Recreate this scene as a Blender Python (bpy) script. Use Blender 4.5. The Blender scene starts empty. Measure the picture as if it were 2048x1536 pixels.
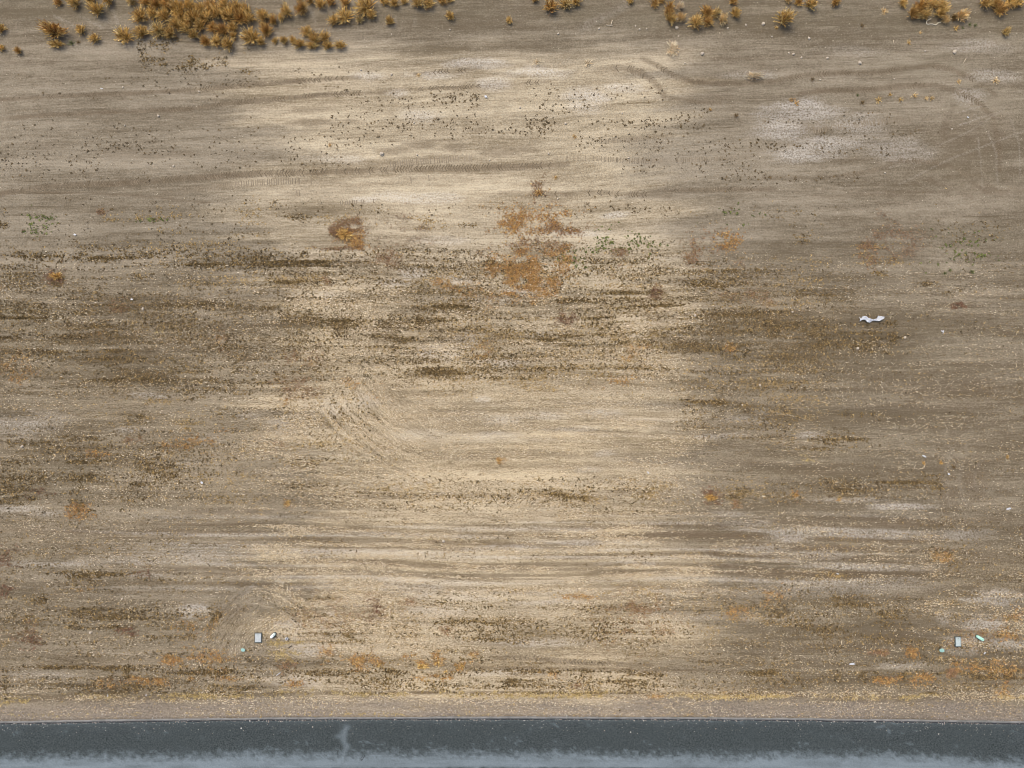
import bpy, math, random
import numpy as np
from mathutils import Vector, geometry

# ------------------------------------------------------------------ camera
SC = bpy.context.scene
COL = SC.collection
F = 24.0 / 36.0 * 2048.0          # focal length in image pixels (the layout below is given in image coordinates)
TILT = math.radians(2.9)
DIST = 41.9
CT, ST = math.cos(TILT), math.sin(TILT)
CAM = np.array([0.0, -DIST * ST, DIST * CT])
cd = bpy.data.cameras.new('drone_camera'); cd.lens = 24.0; cd.sensor_width = 36.0
cd.clip_start = 0.5; cd.clip_end = 6000.0
cam = bpy.data.objects.new('drone_camera', cd); COL.objects.link(cam)
cam.location = CAM; cam.rotation_euler = (TILT, 0, 0)
SC.camera = cam

# ------------------------------------------------------------------ sky and sun (thin overcast)
SUN_EL, SUN_AZ = math.radians(58), math.radians(325)      # azimuth clockwise from +Y (north)
w = bpy.data.worlds.new('World'); SC.world = w; w.use_nodes = True
nt = w.node_tree; bg = nt.nodes['Background']
sky = nt.nodes.new('ShaderNodeTexSky'); sky.sky_type = 'NISHITA'; sky.sun_disc = False
sky.sun_elevation = SUN_EL; sky.sun_rotation = SUN_AZ; sky.dust_density = 4.0; sky.air_density = 1.0; sky.ozone_density = 0.6
nt.links.new(sky.outputs[0], bg.inputs[0]); bg.inputs[1].default_value = 0.115
sl = bpy.data.lights.new('sun', 'SUN'); sl.energy = 1.2; sl.angle = math.radians(28); sl.color = (1.0, 0.955, 0.89)
so = bpy.data.objects.new('sun', sl); COL.objects.link(so)
sd = Vector((math.sin(SUN_AZ) * math.cos(SUN_EL), math.cos(SUN_AZ) * math.cos(SUN_EL), math.sin(SUN_EL)))
so.rotation_euler = sd.to_track_quat('Z', 'Y').to_euler(); so.location = (0, 0, 60)
vs = SC.view_settings; vs.view_transform = 'Standard'; vs.look = 'None'; vs.gamma = 1.0; vs.use_curve_mapping = False
vs.exposure = 0.92
SC.cycles.max_bounces = 5
SC.cycles.diffuse_bounces = 3
SC.cycles.pixel_filter_type = 'BLACKMAN_HARRIS'; SC.cycles.filter_width = 0.95

rng = np.random.default_rng(11)
random.seed(11)

# ------------------------------------------------------------------ image coordinate helpers
def P(px, py, z=0.0):
    """image point (pixels) -> ground position in metres at height z"""
    px = np.asarray(px, float); py = np.asarray(py, float)
    a = (px - 1024.0) / F; b = -(py - 768.0) / F
    dy = b * CT + ST; dz = b * ST - CT
    t = (z - CAM[2]) / dz
    return a * t, CAM[1] + dy * t

def Q(X, Y):
    """ground metres -> image pixels"""
    vy = Y - CAM[1]; vz = -CAM[2]
    yc = vy * CT + vz * ST; zc = vy * ST - vz * CT
    zc = np.maximum(zc, 4.0)
    return 1024.0 + F * X / zc, 768.0 - F * yc / zc

TAB = rng.random((256, 256))
def vnoise(x, y, seed=0):
    x = x + seed * 17.31; y = y + seed * 31.77
    xi = np.floor(x).astype(np.int64); yi = np.floor(y).astype(np.int64)
    fx = x - xi; fy = y - yi
    fx = fx * fx * (3 - 2 * fx); fy = fy * fy * (3 - 2 * fy)
    a = TAB[xi & 255, yi & 255]; b = TAB[(xi + 1) & 255, yi & 255]
    c = TAB[xi & 255, (yi + 1) & 255]; d = TAB[(xi + 1) & 255, (yi + 1) & 255]
    return (a * (1 - fx) + b * fx) * (1 - fy) + (c * (1 - fx) + d * fx) * fy
def fbm(x, y, seed=0, o=4):
    s = 0.0; amp = 0.5; tot = 0.0
    for i in range(o):
        s = s + amp * vnoise(x, y, seed + i * 3); tot += amp
        x = x * 2.03; y = y * 2.03; amp *= 0.55
    return s / tot
def sstep(a, b, x):
    t = np.clip((x - a) / (b - a), 0, 1); return t * t * (3 - 2 * t)

# flow coordinates: u along the drag / plough direction, v across it
SWIRLS = [  # centre x, y, radius range, angle centre (deg, in image coordinates), half width
    (950, 600, 235, 400, 124, 26),
    (620, 1370, 140, 250, 222, 24),
    (500, 1330, 110, 180, 300, 26),
]
def flow(px, py, swirl=True):
    u = px / 32.6; v = py / 32.6
    v = v + 0.035 * u * sstep(520, 250, py) - 0.012 * (px - 1024) / 32.6 * sstep(700, 900, py) \
        + 0.55 * (fbm(px / 420.0, py / 260.0, 5, 2) - 0.5)
    for cx, cy, r0, r1, ac, hw in (SWIRLS if swirl else ()):
        dx = px - cx; dy = py - cy; r = np.hypot(dx, dy)
        ang = np.degrees(np.arctan2(dy, dx)); da = np.abs((ang - ac + 180) % 360 - 180)
        m = sstep(hw + 8, hw - 14, da) * sstep(r0 - 20, r0 + 30, r) * sstep(r1 + 30, r1 - 40, r)
        m = np.where(m + 1.1 * (fbm(px / 38, py / 24, 55, 3) - .5) * (m > 0) > 0.5, 1.0, 0.0)
        uu = np.radians(ang) * 0.5 * (r0 + r1) / 32.6; vv = r / 32.6
        u = u * (1 - m) + uu * m; v = v * (1 - m) + vv * m
    return u, v

def blobs(px, py, lst, wob=0.35, seed=40):
    out = np.zeros_like(px)
    n = fbm(px / 34.0, py / 12.0, seed, 3) - 0.5
    for cx, cy, rx, ry, s in lst:
        sel = (np.abs(px - cx) < rx * 1.9) & (np.abs(py - cy) < ry * 1.9)
        if not sel.any(): continue
        d = np.hypot((px[sel] - cx) / rx, (py[sel] - cy) / ry) + wob * 2.4 * n[sel]
        out[sel] = np.maximum(out[sel], s * sstep(1.25, 0.35, d))
    return out

def poly_dist(px, py, pts, reach=26.0):
    best = np.full(px.shape, 1e9)
    xs = [p[0] for p in pts]; ys = [p[1] for p in pts]
    sel = np.nonzero((px > min(xs) - reach) & (px < max(xs) + reach) & (py > min(ys) - reach) & (py < max(ys) + reach))[0]
    if not len(sel): return best
    qx, qy = px[sel], py[sel]; bb = np.full(qx.shape, 1e9)
    for (x0, y0), (x1, y1) in zip(pts[:-1], pts[1:]):
        dx, dy = x1 - x0, y1 - y0; L = dx * dx + dy * dy
        t = np.clip(((qx - x0) * dx + (qy - y0) * dy) / L, 0, 1)
        bb = np.minimum(bb, np.hypot(qx - x0 - t * dx, qy - y0 - t * dy))
    best[sel] = bb
    return best

# pale salt / ash crust, damp dark soil, mossy soil: centre x, y, radius x, y, strength
PALE = [(1600, 225, 85, 26, .9), (1570, 262, 70, 22, .85), (1650, 290, 85, 26, .7), (1590, 310, 60, 18, .8), (1720, 250, 60, 30, .45), (1800, 300, 90, 30, .4),
    (960, 128, 70, 12, .9), (1075, 143, 75, 14, .85), (985, 168, 34, 16, .7), (1180, 192, 55, 20, .7), (1170, 215, 40, 16, .6), (870, 150, 60, 8, .6),
    (730, 150, 40, 10, .5), (840, 232, 40, 16, .5), (800, 185, 25, 10, .6), (1250, 175, 50, 14, .6), (1500, 150, 60, 12, .35), (1230, 430, 40, 8, .8), (1160, 465, 60, 8, .5),
    (670, 320, 60, 14, .4), (840, 395, 110, 14, .55), (730, 400, 40, 8, .6), (880, 480, 60, 10, .4),
    (830, 545, 34, 12, .95), (790, 565, 40, 9, .6), (900, 560, 50, 10, .45), (1050, 588, 60, 10, .7), (640, 590, 90, 8, .5), (960, 600, 120, 8, .5),
    (880, 705, 46, 22, .8), (1000, 727, 70, 9, .7), (930, 680, 40, 18, .5), (1265, 668, 22, 10, .8), (1080, 670, 30, 8, .6),
    (968, 798, 16, 9, .9), (1010, 840, 40, 12, .8), (1090, 832, 70, 9, .85), (1190, 828, 60, 9, .7), (1140, 858, 60, 7, .7), (1215, 905, 26, 7, .7), (1180, 940, 40, 8, .5),
    (660, 815, 50, 22, .6), (730, 800, 30, 18, .5), (560, 850, 30, 16, .5), (850, 870, 90, 12, .35), (980, 870, 70, 7, .5),
    (295, 790, 45, 8, .7), (60, 848, 90, 26, .5), (260, 862, 50, 9, .5), (410, 880, 40, 12, .4), (40, 1018, 60, 10, .7), (85, 1025, 40, 8, .5),
    (100, 1128, 150, 8, .7), (250, 1122, 110, 7, .75), (400, 1118, 90, 7, .5), (500, 830, 25, 6, .5), (380, 925, 60, 8, .3),
    (1430, 872, 70, 6, .7), (1500, 840, 60, 8, .55), (1620, 872, 34, 9, .7), (1540, 825, 30, 6, .6), (1800, 1014, 70, 7, .8), (1700, 1000, 90, 6, .5),
    (1575, 1068, 50, 16, .85), (1530, 1100, 70, 12, .6), (1640, 1110, 80, 10, .45), (1930, 1068, 60, 14, .6), (1490, 1045, 80, 10, .5), (1450, 1028, 60, 6, .5),
    (1640, 1163, 90, 7, .65), (1780, 1160, 60, 8, .55), (1430, 1160, 80, 6, .5), (1530, 1236, 70, 6, .6), (1420, 1235, 50, 5, .4),
    (1000, 1100, 110, 8, .8), (840, 1105, 110, 8, .7), (720, 1110, 70, 6, .6), (1180, 1085, 140, 7, .7), (1090, 1060, 170, 6, .6), (1270, 1125, 70, 7, .55), (1000, 1060, 120, 5, .6),
    (715, 1205, 50, 12, .8), (850, 1180, 60, 18, .7), (790, 1175, 40, 12, .6), (640, 1168, 30, 14, .5), (660, 1252, 40, 24, .9), (580, 1262, 40, 30, .9), (620, 1300, 50, 16, .6), (950, 1195, 80, 8, .5),
    (860, 1222, 90, 14, .4), (1100, 1205, 110, 6, .6), (1060, 1285, 170, 10, .4), (560, 1250, 20, 14, .5), (590, 1365, 60, 14, .5), (1020, 1345, 110, 8, .4),
    (385, 1222, 36, 14, .8), (1890, 1238, 24, 12, .85), (1960, 1245, 50, 20, .8), (1990, 1195, 70, 20, .8), (2020, 1290, 50, 18, .6), (1930, 1290, 50, 22, .7), (1810, 1330, 70, 10, .4),
    (80, 1350, 90, 8, .45), (1940, 190, 40, 16, .4), (1990, 150, 50, 18, .4), (1700, 100, 70, 14, .25), (1960, 95, 70, 16, .35)]
DAMP = [(200, 1063, 140, 7, .9), (330, 1065, 140, 5, .9), (60, 1060, 70, 6, .7), (460, 1022, 110, 8, .6), (640, 245, 70, 9, .75), (620, 218, 60, 8, .6), (700, 243, 30, 8, .5),
    (840, 290, 34, 12, .6), (910, 296, 24, 10, .6), (1000, 303, 50, 12, .6), (1050, 298, 30, 10, .6), (960, 262, 40, 10, .4), (780, 300, 50, 8, .5),
    (300, 310, 60, 9, .5), (360, 308, 60, 8, .5), (250, 305, 60, 14, .4), (90, 290, 60, 14, .35), (780, 790, 90, 30, .35), (880, 840, 110, 34, .35), (820, 890, 120, 16, .3),
    (1100, 908, 260, 8, .5), (920, 912, 120, 7, .5), (1150, 930, 200, 10, .35), (900, 990, 260, 8, .5), (1130, 992, 140, 7, .55), (760, 1065, 150, 8, .5), (880, 1062, 110, 6, .5), (650, 1078, 100, 8, .45),
    (1200, 1075, 90, 8, .35), (1100, 1030, 120, 6, .4), (620, 1120, 120, 7, .3), (1600, 1043, 160, 6, .6), (1780, 1048, 120, 10, .7), (1730, 1075, 60, 6, .8), (1830, 1082, 60, 8, .7), (1760, 1088, 50, 5, .8),
    (1950, 960, 30, 60, .5), (1900, 990, 30, 20, .5), (1630, 940, 60, 14, .4), (1480, 925, 80, 10, .35), (1900, 780, 130, 40, .35), (1980, 1040, 80, 10, .4), (1800, 1145, 110, 10, .45), (1960, 1120, 90, 16, .3),
    (1780, 1275, 70, 14, .5), (1690, 1290, 60, 10, .4), (1620, 1300, 60, 10, .35), (220, 1398, 260, 5, .85), (60, 1400, 80, 5, .7), (700, 1390, 170, 4, .5), (1250, 1394, 90, 5, .6), (1480, 1398, 130, 6, .7), (1750, 1400, 150, 5, .5),
    (460, 1230, 50, 40, .3), (600, 1185, 34, 22, .5), (260, 1322, 240, 8, .25), (1030, 1338, 180, 4, .6), (1300, 1342, 170, 4, .5), (1750, 390, 160, 5, .5), (1700, 318, 60, 6, .5), (1940, 270, 80, 90, .35), (1930, 360, 60, 20, .4),
    (1420, 195, 60, 8, .4), (1700, 145, 110, 6, .5), (1690, 178, 100, 6, .5), (1240, 140, 50, 9, .5), (900, 340, 240, 5, .45), (1640, 258, 30, 8, .5), (1575, 232, 9, 12, .6), (1610, 250, 9, 26, .6), (1640, 270, 9, 22, .55), (1590, 280, 9, 16, .55)]
MOSS = [(130, 20, 140, 30, .6), (300, 20, 120, 30, .6), (520, 40, 120, 26, .5), (640, 26, 60, 18, .5), (760, 28, 120, 22, .5), (900, 20, 110, 24, .45), (1180, 30, 130, 26, .5), (1300, 40, 80, 26, .6),
    (1480, 30, 120, 34, .5), (1650, 30, 130, 30, .5), (1850, 40, 160, 30, .55), (2000, 50, 70, 40, .5), (1850, 130, 200, 26, .4), (1960, 200, 80, 60, .4), (1940, 330, 90, 60, .45), (1960, 470, 110, 30, .45),
    (60, 640, 100, 40, .5), (100, 700, 120, 30, .4), (250, 740, 200, 30, .35), (60, 960, 80, 50, .4), (160, 970, 40, 40, .4), (1450, 650, 100, 60, .35), (1700, 690, 90, 30, .35), (1850, 700, 170, 60, .3),
    (1640, 1220, 160, 40, .35), (1900, 1320, 150, 40, .35), (620, 1230, 80, 40, .3), (1180, 1250, 170, 26, .3), (260, 1250, 170, 24, .35), (1760, 900, 200, 40, .25), (1000, 750, 260, 30, .2), (600, 640, 70, 40, .3)]

# ------------------------------------------------------------------ wheel and crawler tracks (polylines in image pixels, kind, width, strength)
TRACKS = [
    ([(0, 200), (100, 193), (200, 189), (300, 185), (400, 178), (520, 168), (640, 159), (720, 154)], 'chevron', 10, 1.0),
    ([(0, 238), (100, 230), (200, 226), (280, 222), (380, 217), (450, 208), (560, 198), (640, 190), (720, 186), (770, 184)], 'chevron', 10, .9),
    ([(780, 182), (850, 177), (930, 174), (1000, 169), (1100, 163)], 'chevron', 8, .7),
    ([(830, 148), (870, 144), (920, 141), (960, 136)], 'chevron', 9, .8),
    ([(0, 388), (100, 372), (230, 367), (330, 360), (440, 352), (520, 347), (620, 346), (700, 342), (800, 338), (900, 336), (1000, 334), (1100, 331), (1135, 328)], 'chevron', 13, 1.0),
    ([(330, 388), (400, 377), (460, 371), (520, 365), (600, 362), (690, 366)], 'ladder', 14, .6),
    ([(740, 333), (800, 327), (860, 321), (920, 317), (970, 318)], 'ladder', 14, .7),
    ([(560, 388), (640, 383), (720, 374), (800, 362), (870, 355)], 'ladder', 13, .5),
    ([(1195, 142), (1240, 135), (1280, 144), (1308, 163), (1330, 192)], 'chevron', 15, .9),
    ([(1285, 118), (1315, 131), (1345, 150), (1385, 164), (1450, 168), (1540, 163), (1600, 152), (1680, 146), (1740, 146), (1800, 138), (1860, 132), (1900, 136), (1930, 150), (1970, 172), (1992, 190)], 'chevron', 11, 1.0),
    ([(1340, 195), (1390, 204), (1440, 206)], 'chevron', 10, .8),
    ([(1600, 188), (1640, 182), (1740, 180), (1800, 172), (1870, 170), (1920, 184), (1960, 205), (1986, 235), (1996, 280), (1998, 340)], 'chevron', 12, 1.0),
    ([(1180, 283), (1240, 281), (1290, 276), (1345, 272)], 'ladder', 10, .8),
    ([(1110, 316), (1180, 316), (1260, 322), (1340, 320), (1420, 318), (1500, 313)], 'ladder', 11, .7),
    ([(1300, 381), (1450, 379), (1550, 377)], 'chevron', 9, .7),
    ([(1528, 356), (1640, 356), (1710, 349), (1760, 338), (1795, 324)], 'chevron', 10, .6),
    ([(1780, 320), (1850, 322), (1910, 336), (1950, 358), (1990, 378)], 'chevron', 11, .7),
    ([(1535, 266), (1650, 260), (1760, 242), (1872, 236)], 'ladder', 13, .6),
    ([(980, 1316), (1060, 1316), (1100, 1320), (1180, 1325), (1300, 1331)], 'chevron', 10, .9),
    ([(1000, 386), (1120, 388), (1200, 385), (1340, 392)], 'chevron', 11, .6),
    ([(640, 407), (700, 405), (760, 402)], 'ladder', 9, .5),
    ([(380, 1290), (410, 1240), (460, 1195), (540, 1160)], 'ladder', 12, .4),
]
RUTS = [  # thin dark scraped lines
    ([(0, 383), (150, 385), (280, 392), (420, 405)], 2.2, .8), ([(0, 125), (260, 124), (520, 126)], 1.6, .6), ([(860, 1330), (1000, 1335), (1150, 1337), (1340, 1340), (1470, 1342)], 2.2, .8),
    ([(530, 1387), (900, 1385), (1350, 1387), (1700, 1394), (2048, 1396)], 3.4, 1.0), ([(0, 1391), (300, 1393), (530, 1388)], 2, .6), ([(500, 62), (560, 58), (660, 53)], 1.6, .9), ([(120, 262), (300, 258)], 1.4, .4),
    ([(1170, 52), (1200, 34), (1235, 16)], 2.5, .8), ([(1220, 42), (1260, 24), (1280, 18)], 2.0, .5), ([(550, 523), (720, 524)], 2.4, .9), ([(550, 531), (760, 531)], 2.2, .8), ([(1280, 536), (1345, 536)], 2, .8), ([(100, 610), (300, 607), (420, 605)], 1.8, .7),
    ([(0, 636), (80, 637)], 1.8, .8), ([(1360, 380), (2000, 384)], 2.2, .5), ([(1920, 350), (1975, 386), (2048, 381)], 4, .7), ([(1860, 360), (1945, 395)], 5, .5), ([(720, 655), (840, 656)], 2, .6), ([(1170, 636), (1240, 635)], 1.8, .7),
    ([(1250, 612), (1340, 611)], 1.8, .7), ([(820, 522), (990, 528)], 2.2, .7), ([(1640, 45), (1700, 36), (1760, 24)], 2, .5), ([(1640, 52), (1780, 38)], 1.6, .4), ([(1420, 117), (1700, 116)], 1.6, .5), ([(1350, 130), (1540, 128)], 1.4, .4),
    ([(0, 1336), (330, 1338)], 2.4, .6), ([(1690, 1072), (1730, 1082), (1765, 1090)], 3, .8), ([(1765, 1090), (1820, 1085), (1870, 1072)], 4, .6), ([(550, 986), (1340, 984)], 2, .3), ([(1020, 232), (1210, 231)], 1.4, .6), ([(780, 283), (920, 280)], 1.4, .6)]
RUTS += [([(2000 + 112 * math.cos(math.radians(a)), 275 + 112 * math.sin(math.radians(a))) for a in range(70, 291, 20)], 8, .42), ([(2003 + 84 * math.cos(math.radians(a)), 280 + 84 * math.sin(math.radians(a))) for a in range(80, 300, 20)], 6, .3)]
SCRATCH = [  # thin pale scraped lines
    ([(1780, 335), (1850, 304), (1940, 262), (2010, 216)], 1.6, .45), ([(1800, 368), (1900, 318), (2048, 262)], 1.8, .5), ([(1950, 228), (1975, 262), (1992, 305), (1994, 370)], 1.8, .5), ([(2022, 240), (2038, 285), (2041, 350)], 1.8, .45),
    ([(1908, 205), (1950, 218)], 1.6, .6), ([(1912, 225), (1965, 212)], 1.6, .6), ([(1920, 250), (1980, 228)], 1.8, .6), ([(1955, 270), (1962, 330), (1965, 380)], 1.6, .5), ([(110, 32), (150, 52)], 3, .6), ([(160, 32), (205, 55)], 3, .7), ([(222, 12), (236, 48)], 3, .6), ([(575, 30), (582, 15)], 4, .4),
    ([(630, 42), (622, 20)], 4, .4), ([(1165, 55), (1250, 12)], 9, .35), ([(790, 55), (792, 34)], 3, .4), ([(830, 50), (830, 34)], 3, .35), ([(785, 978), (860, 962)], 5, .9), ([(850, 994), (905, 982)], 3, .6), ([(140, 1304), (280, 1307)], 2, .5), ([(690, 323), (755, 312)], 2, .6),
    ([(1060, 1185), (1300, 1182)], 3, .6), ([(1350, 908), (1480, 902)], 2, .3), ([(560, 860), (620, 868)], 4, .5), ([(800, 1245), (880, 1250)], 2.5, .5)]

def arc(cx, cy, r, a0, a1, n=9, sq=1.0):
    return [(cx + r * math.cos(math.radians(a0 + (a1 - a0) * i / (n - 1))), cy + sq * r * math.sin(math.radians(a0 + (a1 - a0) * i / (n - 1)))) for i in range(n)]
for k, r_ in enumerate(range(190, 440, 13)):      # plough turned here
    (RUTS if k % 2 else SCRATCH).append((arc(950, 600, r_, 94 + random.uniform(-8, 14), 152 + random.uniform(-16, 6)), 2.0, .16))
for k, r_ in enumerate(range(90, 230, 13)):
    (RUTS if k % 2 else SCRATCH).append((arc(610, 1360, r_, 195 + random.uniform(-8, 8), 262 + random.uniform(-25, 6)), 2.2, .2))
for k, r_ in enumerate(range(60, 150, 15)):
    (RUTS if k % 2 else SCRATCH).append((arc(2010, 960, r_, 150 + random.uniform(-8, 12), 215 + random.uniform(-14, 8)), 4, .25))
for k, r_ in enumerate(range(110, 230, 17)):
    (RUTS if k % 2 else SCRATCH).append((arc(1720, 1400, r_, 245 + random.uniform(-15, 12), 300 + random.uniform(-20, 20)), 3, .16))

# road edge bows very gently along its length
RE_X, RE_Y = P(1024, 1433.0)
RE_Y = float(RE_Y)
def road_edge(X):
    a = np.minimum(np.abs(X), 45.0)
    return RE_Y - 0.285 * (a / 31.0) ** 2 - (np.abs(X) - a) * 0.285 * 2 * 45 / 31.0 ** 2
ROAD_W = 8.6

def fields(X, Y):
    px, py = Q(X, Y)
    inb = (np.abs(px - 1024) < 1500) & (np.abs(py - 768) < 1200)
    u, v = flow(px, py)
    wpx = px + 26 * (fbm(px / 60, py / 60, 71, 3) - .5); wpy = py + 9 * (fbm(px / 60, py / 60, 72, 3) - .5)
    u_, v_ = flow(px, py, False)
    long_ = fbm(u_ * 0.09, v_ * 1.3, 1, 3); mid = fbm(u * 0.28, v * 4.2, 2, 3); blot = fbm(px / 210, py / 110, 3, 4)
    tone = 0.5 + 0.55 * (long_ - .5) + 0.5 * (mid - .5) + 0.45 * (blot - .5)
    # the strip along the back and the far right are a darker, greyer soil; the lot in the middle has a spotlight-like brightening painted into its soil
    tone = tone - 0.22 * sstep(118, 66, wpy) - 0.15 * sstep(1400, 1900, wpx) * sstep(420, 640, wpy) - .07 * sstep(1350, 1500, wpx) - .10 * sstep(440, 250, wpx) * sstep(480, 600, wpy)
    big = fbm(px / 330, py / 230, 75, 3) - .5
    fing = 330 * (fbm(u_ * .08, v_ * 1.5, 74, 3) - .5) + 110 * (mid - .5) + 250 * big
    lot_brightening = sstep(455, 645, wpx + fing) * sstep(1435, 1245, wpx + fing) * sstep(70, 150, wpy + 40 * (mid - .5)) * (.8 + .5 * (blot - .3))  # ragged mask for the spotlight-like brightening painted on the lot
    pale = blobs(wpx, wpy, PALE) * (0.35 + 1.5 * mid)
    damp = blobs(wpx, wpy, DAMP) * (0.5 + 0.9 * mid)
    moss = blobs(wpx, wpy, MOSS) * (0.4 + 1.0 * blot)
    rows = fbm(u * .07, v * 4.6, 78, 2); rz = sstep(1010, 1060, wpy) * sstep(1215, 1150, wpy) * sstep(-100, 500, wpx) * sstep(1980, 1700, wpx) + .5 * sstep(790, 830, wpy) * sstep(900, 860, wpy) * sstep(800, 1000, wpx) * sstep(1400, 1300, wpx)
    pale = np.maximum(pale, .8 * rz * sstep(.54, .68, rows)); damp = np.maximum(damp, .8 * rz * sstep(.44, .34, rows))
    for pts, kind, wd, s in TRACKS:
        d = poly_dist(px, py, pts)
        damp = np.maximum(damp, s * (.78 if kind == 'chevron' else .36) * sstep(wd * .62, wd * .2, d) * (0.35 + 1.2 * fbm(px / 45, py / 20, 61, 2)))
    for pts, wd, s in RUTS:
        damp = np.maximum(damp, s * sstep(wd * 1.6, wd * .3, poly_dist(wpx * .2 + px * .8, py + 3 * (mid - .5), pts)) * (0.3 + 1.2 * fbm(px / 30, py / 30, 62, 2)))
    for pts, wd, s in SCRATCH:
        pale = np.maximum(pale, .6 * s * sstep(wd * 1.5, wd * .2, poly_dist(px, py, pts)) * (0.4 + fbm(px / 30, py / 30, 63, 2)))
    eY = road_edge(X)
    dist = Y - eY
    till = sstep(470, 620, py + 60 * (blot - .5)) * (.55 + .9 * (blot - .3)) * (1 - .6 * sstep(1640, 1800, wpx) * sstep(1150, 1050, py))
    gravel = sstep(1.35, 0.75, dist + 0.5 * (mid - .5)) * (.45 + .9 * fbm(X * .5, Y * 3, 29, 3)) * (dist > -ROAD_W - 3)
    inb = inb.astype(float)
    return px, py, u, v, tone, lot_brightening * inb, np.clip(pale, 0, .95) * inb, damp * inb, moss * inb, gravel, dist, np.clip(till, 0, 1)

def height(X, Y):
    px, py = Q(X, Y)
    u, v = flow(px, py, False)
    till = sstep(440, 620, py) * sstep(1390, 1330, py)
    z = 0.075 * (fbm(u * .2, v * 2.6, 9, 3) - .5) * (0.35 + 0.9 * till) + 0.022 * (fbm(X * 3, Y * 3, 8, 2) - .5) + 0.1 * (fbm(X * .2, Y * .2, 7, 2) - .5)
    far = sstep(60, 34, np.abs(X)) * sstep(60, 30, np.abs(Y))
    d = Y - road_edge(X)
    z = z * far * sstep(0.0, 0.8, d)
    road = (d < 0.02) & (d > -ROAD_W - .3)
    z = np.where(road, -0.07, z)
    return z

# ------------------------------------------------------------------ mesh helpers
def link(o, parent=None):
    COL.objects.link(o)
    if parent is not None: o.parent = parent
    return o
def tag(o, label=None, cat=None, group=None, kind=None):
    if label: o['label'] = label
    if cat: o['category'] = cat
    if group: o['group'] = group
    if kind: o['kind'] = kind
    return o
def np_mesh(name, verts, faces, mats=(), cols=None, smooth=False):
    """faces: (n,k) int array"""
    me = bpy.data.meshes.new(name)
    verts = np.ascontiguousarray(verts, np.float32); faces = np.ascontiguousarray(faces, np.int32)
    n, k = faces.shape
    me.vertices.add(len(verts)); me.vertices.foreach_set('co', verts.ravel())
    me.loops.add(n * k); me.loops.foreach_set('vertex_index', faces.ravel())
    me.polygons.add(n); me.polygons.foreach_set('loop_start', np.arange(0, n * k, k, dtype=np.int32))
    if smooth: me.polygons.foreach_set('use_smooth', np.ones(n, bool))
    if cols is not None:
        a = me.attributes.new('tint', 'FLOAT_COLOR', 'POINT')
        c4 = np.ones((len(verts), 4), np.float32); c4[:, :3] = cols
        a.data.foreach_set('color', c4.ravel())
    for m in mats: me.materials.append(m)
    me.update(); me.validate()
    return me
def py_mesh(name, verts, faces, mat, smooth=False):
    me = bpy.data.meshes.new(name); me.from_pydata([tuple(map(float, q)) for q in verts], [], faces)
    me.materials.append(mat)
    if smooth:
        for p in me.polygons: p.use_smooth = True
    me.update(); return me
def empty(name, loc, rz=0.0):
    o = bpy.data.objects.new(name, None); o.location = loc; o.rotation_euler = (0, 0, rz); o.empty_display_size = .2
    return link(o)

# ------------------------------------------------------------------ materials
def new_mat(name):
    m = bpy.data.materials.new(name); m.use_nodes = True
    b = m.node_tree.nodes['Principled BSDF']; b.inputs['Roughness'].default_value = .92
    b.inputs['Specular IOR Level'].default_value = .15
    return m, m.node_tree.nodes, m.node_tree.links, b
def N(nodes, t, **kw):
    n = nodes.new(t)
    for k, v in kw.items():
        if k.startswith('i_'):
            key = k[2:]; key = int(key) if key.isdigit() else key
            n.inputs[key].default_value = v
        else: setattr(n, k, v)
    return n
def mixc(nodes, links, fac, a, b, blend='MIX'):
    n = nodes.new('ShaderNodeMix'); n.data_type = 'RGBA'; n.blend_type = blend
    for sock, val in ((n.inputs[0], fac), (n.inputs[6], a), (n.inputs[7], b)):
        if hasattr(val, 'is_linked'): links.new(val, sock)
        elif isinstance(val, (int, float)): sock.default_value = val
        else: sock.default_value = (*val, 1)
    return n.outputs[2]
def math_(nodes, links, op, a, b=0.0, clamp=False):
    n = nodes.new('ShaderNodeMath'); n.operation = op; n.use_clamp = clamp
    for sock, val in ((n.inputs[0], a), (n.inputs[1], b)):
        if hasattr(val, 'is_linked'): links.new(val, sock)
        else: sock.default_value = val
    return n.outputs[0]
def noise(nodes, links, vec, scale, detail=4, rough=.6):
    n = nodes.new('ShaderNodeTexNoise'); n.inputs['Scale'].default_value = scale
    n.inputs['Detail'].default_value = detail; n.inputs['Roughness'].default_value = rough
    links.new(vec, n.inputs['Vector']); return n.outputs['Fac']
def ramp(nodes, links, fac, a, b):
    n = nodes.new('ShaderNodeMapRange'); n.interpolation_type = 'SMOOTHSTEP'
    links.new(fac, n.inputs[0]); n.inputs[1].default_value = a; n.inputs[2].default_value = b
    return n.outputs[0]

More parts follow.
